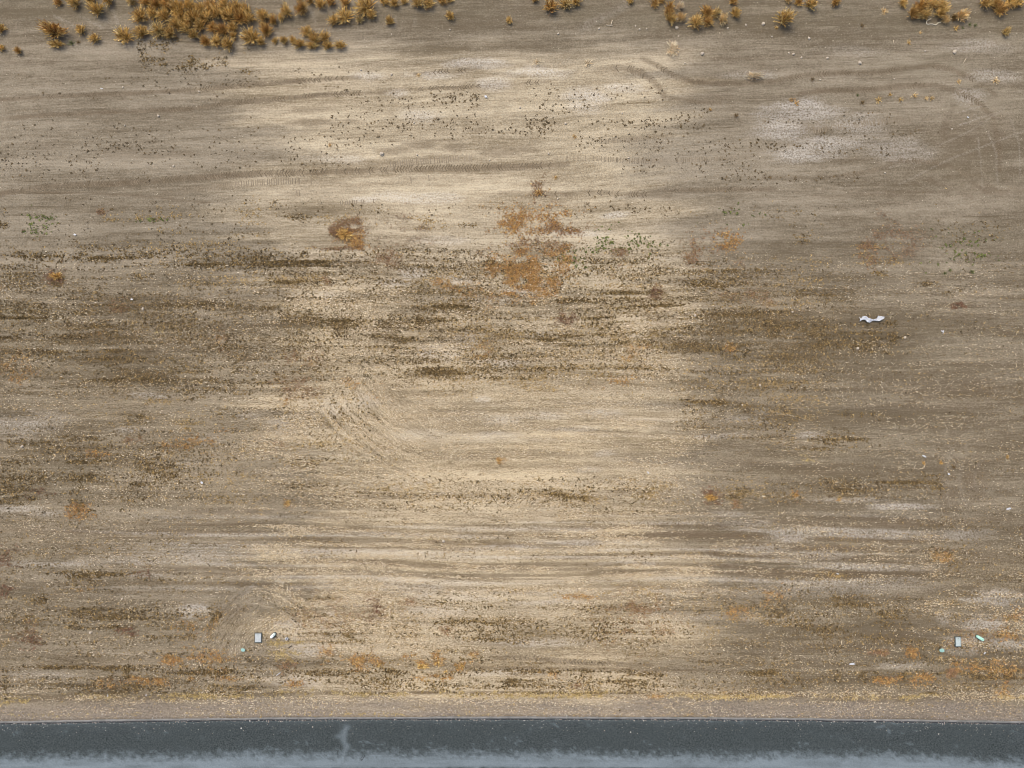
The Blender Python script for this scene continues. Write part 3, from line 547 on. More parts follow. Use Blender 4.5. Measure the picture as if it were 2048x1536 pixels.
wb("""
140 478 260 502 60 olive; 330 480 520 504 140 gold; 0 505 110 525 80 olive; 160 508 300 530 240 olive; 330 510 520 532 280 dark; 95 540 132 565 170 red; 100 560 125 575 40 olive
0 545 60 570 50 olive; 250 550 285 560 30 olive; 370 553 520 572 130 gold; 0 590 110 660 420 dark; 110 595 250 660 240 olive; 280 600 520 625 260 olive; 210 598 255 625 70 rust
0 640 230 682 480 dark; 190 650 340 682 230 olive; 300 630 520 692 340 olive; 430 655 455 690 60 rust; 185 655 205 672 30 orange; 315 658 330 672 30 yellow; 50 690 250 722 290 dark
250 680 520 762 600 olive; 0 705 60 750 170 orange; 200 705 262 742 140 dark; 0 740 520 778 380 olive; 230 745 520 778 160 dark; 0 775 520 850 260 gold; 290 800 345 818 80 gold; 245 822 292 862 130 olive
345 832 402 862 100 gold; 435 850 465 865 40 orange; 400 790 520 832 90 olive; 20 862 135 902 280 olive; 110 868 245 888 220 dark; 245 872 285 888 70 rust; 330 872 432 896 120 orange; 150 900 215 912 40 orange
120 915 212 932 130 olive; 0 922 85 1008 540 dark; 138 935 188 1010 280 dark; 275 918 355 958 240 olive; 222 965 302 1012 280 dark; 130 1008 182 1036 130 orange; 380 920 520 1005 230 gold; 60 975 95 995 40 red
455 860 520 920 120 gold; 0 1100 40 1138 90 red; 268 1128 300 1152 45 red; 0 1138 250 1158 420 olive; 0 1146 240 1156 160 dark; 0 1168 26 1188 60 red; 150 1172 190 1186 18 orange; 68 1188 92 1208 30 olive; 0 1060 520 1140 200 gold
0 1212 85 1248 140 olive; 148 1212 372 1237 360 dark; 128 1236 168 1258 90 dark; 178 1234 285 1262 260 dark; 280 1240 402 1278 280 olive; 360 1232 440 1262 60 orange; 418 1216 442 1242 70 olive; 238 1256 276 1270 90 red; 34 1268 76 1296 140 red
45 1228 72 1272 70 rust; 0 1278 26 1292 50 gold; 0 1200 520 1300 240 gold; 0 1331 330 1341 340 dark; 330 1340 1340 1347 420 dark; 1340 1340 2048 1348 300 olive; 0 1383 2048 1389 420 olive; 0 1388 2048 1395 420 yellow; 330 1333 520 1346 130 olive; 7 1340 14 1382 40 dark; 76 1338 90 1362 36 dark; 218 1336 226 1360 30 dark; 250 1334 260 1354 34 dark
20 1362 300 1385 330 dark; 120 1360 520 1388 220 olive; 178 1358 205 1370 50 orange; 214 1356 236 1374 60 orange; 258 1354 346 1370 170 orange; 368 1352 392 1362 40 orange; 390 1364 520 1386 150 olive; 430 1352 480 1362 40 orange; 400 1340 520 1352 50 dark
322 1312 362 1328 70 orange; 368 1302 472 1332 150 orange; 0 1394 60 1410 60 yellow; 320 1384 420 1400 60 yellow
560 428 625 442 45 olive; 620 424 745 446 70 gold; 664 452 700 478 300 rust; 690 442 722 466 220 rust; 696 466 730 492 220 orange; 672 458 696 474 70 dark; 750 430 862 496 420 stem; 757 494 792 522 90 rust; 828 434 905 458 130 gold; 918 442 952 454 34 olive
550 494 722 538 460 dark; 600 496 640 512 70 olive; 550 520 700 534 260 dark; 738 508 795 538 100 rust; 828 516 992 538 240 dark; 955 494 982 512 34 rust; 560 552 664 574 180 gold; 640 548 664 570 50 rust; 678 562 732 574 50 olive; 738 566 764 588 36 gold
798 552 962 588 280 gold; 868 558 905 582 90 orange; 900 570 965 594 90 orange; 1000 416 1150 472 420 orange; 1000 420 1045 470 240 orange; 1078 446 1160 472 220 rust; 1020 470 1120 505 150 rust; 1040 500 1130 532 420 orange; 982 514 1036 548 240 orange; 988 536 1112 588 900 orange; 1000 556 1090 590 220 orange
1064 366 1095 398 90 rust; 1040 386 1160 412 60 stem; 1178 466 1295 502 48 green; 1120 498 1165 532 20 green; 1160 518 1340 548 200 olive; 1278 530 1342 542 70 dark; 1135 552 1340 592 480 gold; 1090 574 1340 592 280 olive; 1108 596 1205 608 170 dark; 1238 592 1275 604 40 olive
1298 576 1322 598 80 red; 1220 498 1252 512 60 rust; 1232 530 1258 544 40 rust; 1150 600 1340 642 340 olive; 1112 624 1150 658 140 red; 1178 640 1245 656 160 dark; 1020 640 1340 692 620 gold; 1075 668 1165 688 200 dark; 1165 668 1340 690 160 olive
1070 690 1340 764 620 gold; 1080 700 1340 745 260 olive; 1250 690 1290 720 60 orange; 550 598 662 662 280 olive; 660 626 694 682 220 dark; 690 636 724 664 90 olive; 738 628 834 702 460 dark; 832 622 854 662 110 dark; 858 636 894 654 70 dark; 838 598 935 624 180 olive
620 598 762 624 130 olive; 778 674 836 702 170 dark; 550 660 655 764 330 olive; 560 700 650 735 100 rust; 758 728 985 764 380 olive; 845 730 905 748 110 dark; 955 736 1005 758 70 dark; 895 640 1005 742 420 gold; 940 690 985 720 80 orange; 550 758 645 792 180 rust; 688 756 725 776 50 orange
752 756 768 788 40 orange; 865 752 1010 778 150 gold; 1040 758 1110 782 80 gold; 1200 756 1280 775 60 orange; 550 780 705 905 380 gold; 556 795 580 812 30 orange; 545 880 570 896 26 rust; 566 998 586 1014 50 orange; 992 914 1006 928 20 orange; 550 880 765 965 300 gold
780 955 905 1002 170 gold; 700 986 1035 1022 260 olive; 1030 976 1185 1004 300 gold; 1098 986 1165 1002 170 dark; 1278 968 1338 992 160 gold; 1290 975 1335 990 50 olive; 1108 1188 1186 1200 80 orange; 1195 1204 1340 1228 150 rust; 1190 1165 1340 1190 120 gold; 1020 1175 1110 1198 60 gold
548 1178 805 1302 560 gold; 600 1192 700 1262 200 rust; 728 1202 768 1238 230 red; 608 1194 664 1232 150 olive; 640 1250 710 1285 130 olive; 690 1250 706 1285 40 dark; 798 1192 830 1208 60 rust; 538 1286 596 1312 220 yellow; 636 1298 682 1328 170 orange; 548 1322 592 1342 130 rust
703 1312 748 1338 170 orange; 748 1322 768 1336 40 orange; 798 1306 850 1322 60 orange; 822 1322 862 1340 130 orange; 866 1310 884 1332 70 orange; 915 1322 930 1340 40 orange; 884 1338 900 1350 40 orange; 940 1305 952 1318 26 orange; 812 1324 822 1334 24 dark; 776 1242 835 1288 130 olive; 888 1232 1015 1278 340 olive
880 1252 912 1268 60 rust; 998 1218 1335 1284 800 olive; 1200 1200 1340 1285 250 rust; 1180 1255 1330 1280 160 dark; 556 1342 702 1354 140 dark; 758 1338 822 1352 140 dark; 700 1344 905 1382 270 olive; 880 1348 1005 1386 260 dark; 830 1350 905 1362 60 orange; 870 1348 890 1362 36 dark; 1000 1344 1105 1386 260 olive; 1008 1352 1036 1372 130 dark
1228 1338 1332 1358 220 dark; 1238 1358 1335 1382 150 dark; 1148 1342 1178 1356 60 dark; 1078 1344 1112 1360 70 orange; 1145 1360 1170 1376 40 rust; 1080 1360 1240 1384 120 olive; 530 1380 1340 1392 320 yellow; 780 1384 832 1394 60 yellow; 1298 1388 1330 1396 50 orange; 560 1360 600 1376 50 orange; 750 1355 800 1380 50 olive
1365 478 1402 532 220 rust; 1394 458 1444 512 170 rust; 1428 466 1478 498 170 orange; 1468 518 1486 534 34 rust; 1350 532 1540 572 300 olive; 1360 546 1540 622 380 olive; 1440 578 1540 602 130 rust; 1350 618 1540 702 540 olive; 1355 640 1440 700 220 dark; 1448 684 1494 708 90 dark; 1450 685 1470 700 40 orange
1350 700 1540 782 380 gold; 1350 535 1460 570 130 dark; 1540 518 1642 582 150 gold; 1528 580 1642 622 120 olive; 1588 460 1622 490 45 olive; 1528 590 1562 614 40 rust; 1745 436 1835 490 200 stem; 1745 440 1835 490 90 rust; 1702 484 1745 502 60 rust; 1715 486 1800 528 150 rust; 1715 486 1800 528 140 gold; 1798 486 1845 518 100 stem
1752 420 1780 440 50 stem; 1880 430 2048 522 170 olive; 1880 480 1980 530 90 green; 1736 538 1776 550 60 olive; 1842 564 1874 574 50 dark; 1885 578 1910 588 24 olive; 1525 630 1566 702 240 dark; 1528 590 1664 620 90 gold; 1600 655 1772 700 330 olive; 1680 652 1782 702 300 dark; 1612 666 1664 678 60 dark
1622 672 1640 696 40 dark; 1528 700 1645 772 240 gold; 1900 606 1930 618 80 red; 1640 586 1672 600 26 dark; 1765 640 1790 650 20 olive; 1358 793 1432 828 170 dark; 1428 796 1540 818 160 olive; 1528 788 1645 852 240 gold; 1618 868 1722 898 180 olive; 1622 876 1715 886 90 dark; 1350 830 1420 870 70 olive; 1528 882 1690 900 60 olive
1600 908 1628 920 34 yellow; 1380 968 1540 1004 160 gold; 1408 980 1442 1012 200 red; 1445 982 1505 1004 150 olive; 1466 1000 1480 1016 30 rust; 1528 972 1615 998 170 olive; 1582 980 1600 1000 34 orange; 1672 992 1682 1004 20 orange; 1638 958 1725 992 230 dark; 1735 958 1862 986 340 dark; 1860 955 1890 975 50 olive
1528 1144 1705 1158 170 gold; 1850 1096 1925 1132 170 olive; 1866 1106 1902 1128 90 orange; 1525 1180 1566 1202 140 orange; 1360 1188 1530 1264 360 gold; 1538 1188 1805 1274 560 olive; 1660 1190 1745 1212 150 dark; 1535 1205 1570 1235 80 dark; 1735 1228 1802 1252 150 olive; 1455 1216 1495 1236 70 orange; 1580 1240 1660 1275 150 dark
1600 1070 1700 1110 60 gold; 1845 1178 2048 1345 560 gold; 1850 1240 2048 1340 240 olive; 1990 1225 2042 1278 240 orange; 1940 1240 1990 1280 90 rust; 1728 1298 1774 1312 120 rust; 1812 1296 1832 1316 90 orange; 1900 1270 1940 1300 60 rust; 1498 1340 1562 1352 100 dark; 1590 1338 1602 1360 34 dark; 1660 1340 1682 1362 40 dark; 1720 1338 1728 1362 20 dark
1360 1358 1542 1388 170 olive; 1538 1358 1642 1392 150 olive; 1738 1354 1800 1372 120 orange; 1812 1350 1862 1370 200 orange; 1894 1338 1912 1356 90 rust; 1948 1342 1998 1362 130 dark; 2008 1344 2044 1360 140 dark; 1918 1322 2048 1346 200 orange; 1850 1358 2048 1392 180 olive; 1985 1366 2022 1392 70 orange; 1360 1388 2048 1398 240 yellow; 0 1425 1000 1433 90 yellow; 1000 1426 2048 1435 90 gold; 0 1400 2048 1428 160 gold; 1800 1352 1812 1384 20 dark
280 118 302 138 34 olive; 304 118 340 134 40 olive; 360 122 402 146 70 olive; 372 110 398 126 40 olive; 408 120 424 138 26 olive; 425 114 458 132 50 olive; 488 140 516 156 30 olive; 279 84 287 106 16 dark; 300 84 312 94 12 dark; 326 78 336 102 22 dark; 346 76 360 92 16 olive; 436 96 444 112 14 olive; 484 90 504 118 26 olive
0 424 14 452 46 dark; 195 418 208 436 40 rust; 208 428 242 442 36 gold; 250 424 382 442 80 gold; 320 402 360 420 30 gold; 480 398 520 442 56 gold; 60 425 110 460 22 green; 280 436 330 446 12 green; 300 456 380 472 30 gold; 460 458 520 476 50 olive; 540 400 560 420 20 olive
1340 400 1560 440 46 olive; 1380 405 1520 440 24 green; 1550 415 1680 450 50 olive; 1560 440 1640 470 20 olive
""")
wb("""
550 521 705 526 150 dark; 550 529 760 534 170 dark; 830 521 990 527 130 dark; 930 526 985 532 90 dark; 1285 534 1345 538 60 dark; 0 512 110 517 90 dark; 160 514 300 519 130 dark; 330 526 520 531 170 dark; 100 607 420 612 170 dark; 0 634 80 638 60 dark
720 653 845 658 90 dark; 1170 633 1245 638 90 dark; 1250 609 1345 613 80 dark; 1110 600 1205 605 110 dark; 560 562 640 567 80 olive; 1100 583 1340 588 140 olive; 640 494 720 500 80 rust; 840 742 960 748 120 dark; 1080 676 1170 681 110 dark; 1360 568 1480 573 90 dark; 1420 628 1510 632 80 dark
1450 1210 1530 1215 50 olive; 0 672 230 678 160 dark; 60 700 250 706 150 dark; 200 757 520 763 200 dark; 1080 735 1340 740 150 olive; 1640 976 1720 981 80 dark; 1745 963 1860 968 110 dark; 1620 884 1700 889 80 dark; 1390 802 1530 807 110 dark; 550 640 700 645 110 dark; 880 610 940 615 60 dark
""")
pts_by = {k: [] for k in PALETTE}
for (x0, y0, x1, y1, n, kind) in WB:
    cx, cy, rx_, ry_ = (x0 + x1) / 2, (y0 + y1) / 2, (x1 - x0) / 2, (y1 - y0) / 2
    big = rx_ > 45
    m = int(n * 6.0)
    if kind in ('orange', 'rust', 'red'): m = int(m * (1.75 if rx_ > 34 else 1.15))
    a = rng.uniform(-1.3, 1.3, m); b_ = rng.uniform(-1.35, 1.35, m)
    wide = rng.random(m) < (.35 if ry_ > 9 else .08); spread = np.where(wide, 1.7, 1.0)
    qx = cx + a * rx_ * (1 + (spread - 1) * .5) + rng.normal(0, 4, m); qy = cy + b_ * ry_ * spread + rng.normal(0, 2.5 if ry_ > 9 else .9, m)
    uu, vv_ = flow(qx, qy)
    iso = kind in ('orange', 'rust', 'red', 'stem')
    den = (.35 if iso else .72) * fbm(uu * .3, vv_ * 3.6, 91, 3) + (.65 if iso else .28) * fbm(qx / 22, qy / 14, 92, 3)
    rim = (np.abs(a) ** 2.6 + np.abs(b_) ** 2.6) ** (1 / 2.6) + (1.3 if iso else 1.9) * (fbm(qx / (30 if iso else 75), qy / (16 if iso else 9), 94, 3) - .5)
    pr = sstep(.32, .68, den) * sstep(1.25, .55, rim)
    ok = rng.random(m) < pr * 1.2
    q = np.stack([qx[ok], qy[ok]], -1)
    if kind in ('dark', 'olive'):      # mixed stands: some of each patch has dried out
        sel = rng.random(len(q)); alt = 'olive' if kind == 'dark' else 'dark'
        pts_by[alt].append(q[(sel > .5) & (sel < .78)]); pts_by['gold'].append(q[sel >= .78]); q = q[sel <= .5]
    elif kind in ('orange', 'rust'):
        sel = rng.random(len(q)); pts_by['rust' if kind == 'orange' else 'stem'].append(q[sel > .8]); pts_by['gold'].append(q[(sel > .62) & (sel <= .8)]); q = q[sel <= .62]
    pts_by[kind].append(q)
    if cx < 160: pts_by[kind].append(np.stack([-q[:, 0], q[:, 1]], -1))          # the field goes on past the frame
    if cx > 1888: pts_by[kind].append(np.stack([4096 - q[:, 0], q[:, 1]], -1))
# thin scatter over the tilled field
for x0, y0, x1, y1, n in ((-150, 470, 560, 790, 20000), (540, 480, 1350, 775, 30000), (1335, 520, 1680, 800, 13000), (-150, 830, 560, 1020, 10000), (540, 1170, 1350, 1390, 13000), (1335, 1140, 2200, 1390, 17000),
                          (-150, 1130, 560, 1390, 12000), (530, 750, 790, 1010, 7000), (740, 940, 1350, 1040, 7000), (1335, 790, 1780, 910, 5000), (1335, 950, 1900, 1010, 4000), (-150, 1010, 2200, 1140, 9000), (1650, 520, 2200, 960, 5000)):
    sx, sy = rng.uniform(x0, x1, n), rng.uniform(y0, y1, n); uu, vv_ = flow(sx, sy)
    edge = sstep(0, 50, sx - x0) * sstep(0, 50, x1 - sx) * sstep(0, 45, sy - y0) * sstep(0, 30, y1 - sy)
    ok = rng.random(n) < sstep(.42, .72, .72 * fbm(uu * .22, vv_ * 3.4, 93, 3) + .28 * fbm(sx / 90, sy / 50, 96, 3)) * edge
    qa = np.stack([sx, sy], -1)[ok]; k = len(qa) // 10
    pts_by['dark'].append(qa[:k * 4]); pts_by['olive'].append(qa[k * 4:k * 7]); pts_by['gold'].append(qa[k * 7:])

def tuft_arrays(x, y, z, rad, hgt, nb, cols, wr, flat=.35):
    n = len(x)
    az = rng.uniform(0, 2 * np.pi, (n, nb)); L = rad[:, None] * rng.uniform(.55, 1.1, (n, nb))
    hz = hgt[:, None] * rng.uniform(flat, 1.0, (n, nb))
    ca, sa_ = np.cos(az), np.sin(az); wd = L * wr * rng.uniform(.7, 1.3, (n, nb))
    bx = x[:, None] + rng.normal(0, .15, (n, nb)) * rad[:, None]; by = y[:, None] + rng.normal(0, .15, (n, nb)) * rad[:, None]
    z0 = z[:, None] + 0 * L
    V = np.stack([np.stack([bx, by, z0], -1),
                  np.stack([bx + ca * L * .55 - sa_ * wd, by + sa_ * L * .55 + ca * wd, z0 + hz * .75], -1),
                  np.stack([bx + ca * L, by + sa_ * L, z0 + hz], -1),
                  np.stack([bx + ca * L * .55 + sa_ * wd, by + sa_ * L * .55 - ca * wd, z0 + hz * .75], -1)], 2)
    C = np.repeat(np.repeat(cols[:, None, None, :], nb, 1), 4, 2) * rng.uniform(.8, 1.25, (n, nb, 1, 1))
    return V.reshape(-1, 3), np.arange(n * nb * 4).reshape(-1, 4), C.reshape(-1, 3)
STYLE = {  # radius lo/hi (m), height, blades, width ratio
    'dark': (.04, .105, .06, 6, .26), 'olive': (.04, .10, .06, 6, .22), 'gold': (.035, .10, .05, 6, .17), 'orange': (.045, .11, .08, 7, .12), 'rust': (.045, .11, .08, 7, .11),
    'red': (.045, .11, .08, 7, .12), 'stem': (.06, .14, .12, 6, .05), 'green': (.06, .13, .07, 8, .24), 'yellow': (.06, .15, .07, 8, .09)}
STUFF_LABEL = {'dark': ('low_weeds', 'carpet of dark brown-green low weeds growing in broken rows across the tilled field'),
    'olive': ('low_weeds', 'olive green low weeds sprinkled in streaks across the tilled field'), 'gold': ('dry_weeds', 'golden dry low weeds sprinkled thinly over the tilled field'),
    'orange': ('dry_weeds', 'bright orange dried weed patches, largest right of the field centre'), 'rust': ('dry_weeds', 'rust brown dried weed patches matted on the field'),
    'red': ('dry_weeds', 'reddish brown dried weed patches scattered at both sides of the field'), 'stem': ('dry_stems', 'thin grey brown dead stems tangled on bare soil near the field centre'),
    'green': ('weed_sprouts', 'fresh green weed sprouts dotted on the pale soil'), 'yellow': ('dry_grass', 'yellow dry grass blades along the road shoulder')}
for kind, lst in pts_by.items():
    q = np.concatenate(lst); x, y = P(q[:, 0], q[:, 1]); z = height(x, y)
    dE = y - road_edge(x); ok = dE > -.02; x, y, z = x[ok], y[ok], z[ok]
    r0, r1, h, nb, wr = STYLE[kind]; n = len(x)
    pal = np.array(PALETTE[kind]); cols = pal[rng.integers(0, len(pal), n)] * rng.uniform(.8, 1.2, (n, 1))
    rad = r0 + (r1 - r0) * rng.random(n) ** 2.0
    V, Fc, C = tuft_arrays(x, y, z, rad, h * rng.uniform(.5, 1.2, n), nb, cols, wr)
    nm, lb = STUFF_LABEL[kind]
    tag(link(bpy.data.objects.new(nm, np_mesh(nm, V, Fc, [M_WEED], C))), lb, 'weeds' if nm != 'dry_grass' else 'grass', kind='stuff')

# straw and chopped stalks lying on the soil
def straw(name, label, regions, pal, wd, seed_n):
    qs = []
    for (x0, y0, x1, y1, n, thr) in regions:
        sx, sy = rng.uniform(x0, x1, n), rng.uniform(y0, y1, n)
        uu, vv_ = flow(sx, sy); d = .6 * fbm(uu * .3, vv_ * 4.5, seed_n, 3) + .4 * fbm(sx / 60, sy / 40, seed_n + 5, 3)
        edge = sstep(0, 90, sx - x0) * sstep(0, 90, x1 - sx) * sstep(0, min(90, (y1 - y0) * .3), sy - y0) * sstep(0, min(90, (y1 - y0) * .3), y1 - sy)
        ok = rng.random(n) < sstep(thr, thr + .26, d) * edge; qs.append(np.stack([sx[ok], sy[ok]], -1))
    q = np.concatenate(qs); x, y = P(q[:, 0], q[:, 1]); ok = (y - road_edge(x)) > .05; q, x, y = q[ok], x[ok], y[ok]
    e = 2.0; u0, v0 = flow(q[:, 0] - e, q[:, 1]); u1, v1 = flow(q[:, 0] + e, q[:, 1]); n = len(x)
    _, va = flow(q[:, 0], q[:, 1] - e); _, vb = flow(q[:, 0], q[:, 1] + e)
    gx_, gy_ = (v1 - v0), -(vb - va)           # gradient of v; straw lies mostly across it
    ang = np.arctan2(gx_, -gy_) + rng.normal(0, .5, n); rnd = rng.random(n) < .35; ang[rnd] = rng.uniform(0, np.pi, rnd.sum())
    L = rng.uniform(.012, .055, n) * (1 + (rng.random(n) < .05) * 1.4); W_ = wd * rng.uniform(.6, 1.4, n)
    z = height(x, y) + rng.uniform(.012, .05, n); tilt = rng.normal(0, .18, n) * L
    ca, sa_ = np.cos(ang), np.sin(ang)
    V = np.stack([np.stack([x - ca * L - sa_ * W_, y - sa_ * L + ca * W_, z - tilt], -1), np.stack([x - ca * L + sa_ * W_, y - sa_ * L - ca * W_, z - tilt], -1),
                  np.stack([x + ca * L + sa_ * W_ * .6, y + sa_ * L - ca * W_ * .6, z + tilt], -1), np.stack([x + ca * L - sa_ * W_ * .6, y + sa_ * L + ca * W_ * .6, z + tilt], -1)], 1).reshape(-1, 3)
    pal = np.array(pal); C = np.repeat(pal[rng.integers(0, len(pal), n)] * rng.uniform(.75, 1.2, (n, 1)), 4, 0)
    tag(link(bpy.data.objects.new(name, np_mesh(name, V, np.arange(4 * n).reshape(-1, 4), [M_STRAW], C))), label, 'straw', kind='stuff')
PS = [(.47, .385, .25), (.55, .46, .31), (.40, .31, .18), (.60, .52, .38), (.36, .26, .14)]
straw('straw_litter', 'pale chopped straw lying in rows over the tilled soil',
      [(-200, 480, 2250, 1440, 130000, .40), (450, 720, 1440, 1290, 100000, .42), (450, 1000, 1480, 1200, 60000, .45), (-200, 1376, 2250, 1448, 14000, .38), (1300, 1020, 1960, 1200, 20000, .47), (480, 510, 1420, 800, 60000, .42), (-200, 1368, 2250, 1412, 16000, .34), (500, 1150, 900, 1330, 26000, .36), (1800, 1150, 2250, 1350, 20000, .40), (480, 740, 820, 960, 20000, .38), (820, 640, 960, 750, 9000, .36)], PS, .010, 101)
straw('dead_leaf_litter', 'brown dead plant scraps strewn over the tilled soil',
      [(-200, 460, 2250, 1410, 110000, .40), (-160, 540, 600, 820, 50000, .40), (480, 460, 1420, 790, 50000, .40), (1300, 520, 1760, 800, 30000, .40)], [(.10, .075, .04), (.14, .10, .055), (.075, .058, .03), (.18, .125, .06)], .014, 121)

# ------------------------------------------------------------------ tumbleweed bushes along the back
ORD = ['first', 'second', 'third', 'fourth', 'fifth', 'sixth', 'seventh', 'eighth', 'ninth', 'tenth', 'eleventh', 'twelfth', 'thirteenth', 'fourteenth', 'fifteenth', 'sixteenth',
       'seventeenth', 'eighteenth', 'nineteenth', 'twentieth'] + ['twenty-' + q for q in ('first', 'second', 'third', 'fourth', 'fifth', 'sixth', 'seventh', 'eighth', 'ninth')] + ['thirtieth'] + \
      ['thirty-' + q for q in ('first', 'second', 'third', 'fourth', 'fifth', 'sixth', 'seventh', 'eighth', 'ninth')] + ['fortieth']
BPAL = {'golden': [(.51, .35, .115), (.60, .44, .17), (.41, .26, .075), (.66, .51, .23), (.24, .135, .04)],
        'rusty': [(.46, .285, .085), (.35, .19, .053), (.53, .36, .12), (.22, .11, .036), (.58, .42, .16)],
        'ochre': [(.44, .30, .10), (.34, .22, .07), (.55, .42, .18), (.62, .50, .25), (.20, .12, .04)],
        'pale tan': [(.56, .42, .20), (.62, .48, .25), (.48, .33, .14), (.40, .25, .09), (.66, .54, .32)],
        'bleached': [(.60, .52, .36), (.66, .58, .42), (.50, .40, .25), (.42, .30, .17)],
        'green': [(.10, .115, .040), (.13, .145, .05), (.075, .09, .032)],
        'brown': [(.13, .085, .035), (.18, .12, .05), (.10, .065, .03)]}
def bush_mesh(name, pal, n=230, seed=0, flat=1.0):
    r = np.random.default_rng(seed); pal = np.array(pal)
    Vs, Fs, Cs = [], [], []; k = 0
    lob = r.uniform(0, 2 * np.pi, 3)
    def rib(p0, p1, p2, w0, w1, col):
        nonlocal k
        d = p2 - p0; sd_ = np.cross(d, r.normal(size=3)); sd_ /= np.linalg.norm(sd_) + 1e-9
        Vs.extend([p0 - sd_ * w0, p0 + sd_ * w0, p1 - sd_ * w1, p1 + sd_ * w1, p2]); Fs.extend([(k, k + 1, k + 3, k + 2), (k + 2, k + 3, k + 4, k + 4)])
        Cs.extend([np.asarray(col) * 1.18] * 5); k += 5
    for i in range(n):
        az = r.uniform(0, 2 * np.pi); el = math.asin(r.uniform(.12, 1.0) ** .75)
        L = r.uniform(.72, 1.05) * (1 + .13 * math.cos(2 * az + lob[0]) + .09 * math.cos(3 * az + lob[1]))
        d = np.array([math.cos(az) * math.cos(el), math.sin(az) * math.cos(el), math.sin(el) * flat])
        b0 = np.array([r.normal(0, .07), r.normal(0, .07), .02])
        bend = r.normal(0, .10, 3); mid = b0 + d * L * .55 + bend + np.array([0, 0, .06]); tip = b0 + d * L + bend * .4
        tip[2] = max(tip[2], .03); mid[2] = max(mid[2], .03)
        col = pal[r.integers(0, len(pal))] * r.uniform(.55, 1.35)
        rib(b0, mid, tip, .012, .030, col)
        for j in range(4):   # side twigs
            t = r.uniform(.35, .97); s = b0 + (mid - b0) * (t / .55) if t < .55 else mid + (tip - mid) * ((t - .55) / .45)
            td = d * 1.25 + r.normal(0, .32, 3); td /= np.linalg.norm(td); l = r.uniform(.14, .30)
            e = s + td * l; e[2] = max(e[2], .02)
            rib(s, (s + e) / 2 + r.normal(0, .015, 3), e, .010, .021, col * r.uniform(.75, 1.3))
    F4 = [f if f[2] != f[3] else f for f in Fs]
    me = bpy.data.meshes.new(name)
    me.from_pydata([tuple(q) for q in Vs], [], [f[:3] if f[2] == f[3] or f[3] == f[2] else f for f in F4])
    a = me.attributes.new('tint', 'FLOAT_COLOR', 'POINT'); c4 = np.ones((len(Vs), 4), np.float32); c4[:, :3] = np.array(Cs); a.data.foreach_set('color', c4.ravel())
    me.materials.append(M_BUSH); me.update(); return me
def stem_mesh():
    vs_, fs_ = [], []
    for b in range(5):
        a = b * 2.4; d = Vector((math.cos(a) * .5, math.sin(a) * .5, .8)).normalized(); p = Vector((0, 0, -.05)); r0 = .05 if b == 0 else .03
        for s in range(4):
            c = p + d * (.17 * s) + Vector((math.cos(a), math.sin(a), 0)) * .02 * s * s; r_ = r0 * (1 - s * .24)
            for q in range(5): vs_.append((c.x + r_ * math.cos(q * 1.2566), c.y + r_ * math.sin(q * 1.2566), c.z))
        o = b * 20
        for s in range(3):
            for q in range(5): fs_.append((o + s * 5 + q, o + s * 5 + (q + 1) % 5, o + s * 5 + 5 + (q + 1) % 5, o + s * 5 + 5 + q))
    return py_mesh('stem', vs_, fs_, M_BRANCH)
STEM = stem_mesh()
BM = {c: [bush_mesh('crown', p, 150, 100 + i * 7 + len(c)) for i in range(4 if c in ('golden', 'rusty') else 2)] for c, p in BPAL.items()}
BMS = {c: [bush_mesh('crown', p, 42, 400 + i * 7 + len(c)) for i in range(3)] for c, p in BPAL.items()}
def bush(name, x, y, rx_, ry_, colour, label, cat, group, hf=1.5, stem=True):
    r_ = (rx_ + ry_) / 2 / 31.0; h = r_ * hf
    X_, Y_ = P(x, y, .42 * h)
    o = empty(name, (float(X_), float(Y_), float(height(np.array([float(X_)]), np.array([float(Y_)]))[0])))
    tag(o, label, cat, group)
    c = link(bpy.data.objects.new('crown', random.choice((BMS if name == 'weed_plant' and max(rx_, ry_) < 14 else BM)[colour])), o)
    sc_ = 1.04
    if abs(rx_ - ry_) < 3:
        c.rotation_euler = (0, 0, random.uniform(0, 6.28))
    k_ = random.uniform(.92, 1.1); c.scale = (rx_ / 31.0 * sc_ * k_, ry_ / 31.0 * sc_ * random.uniform(.9, 1.08), h * random.uniform(.8, 1.2))
    if stem:
        s = link(bpy.data.objects.new('stem', STEM), o); s.scale = (r_, r_, h); s.rotation_euler = (0, 0, random.uniform(0, 6.28))
    return o
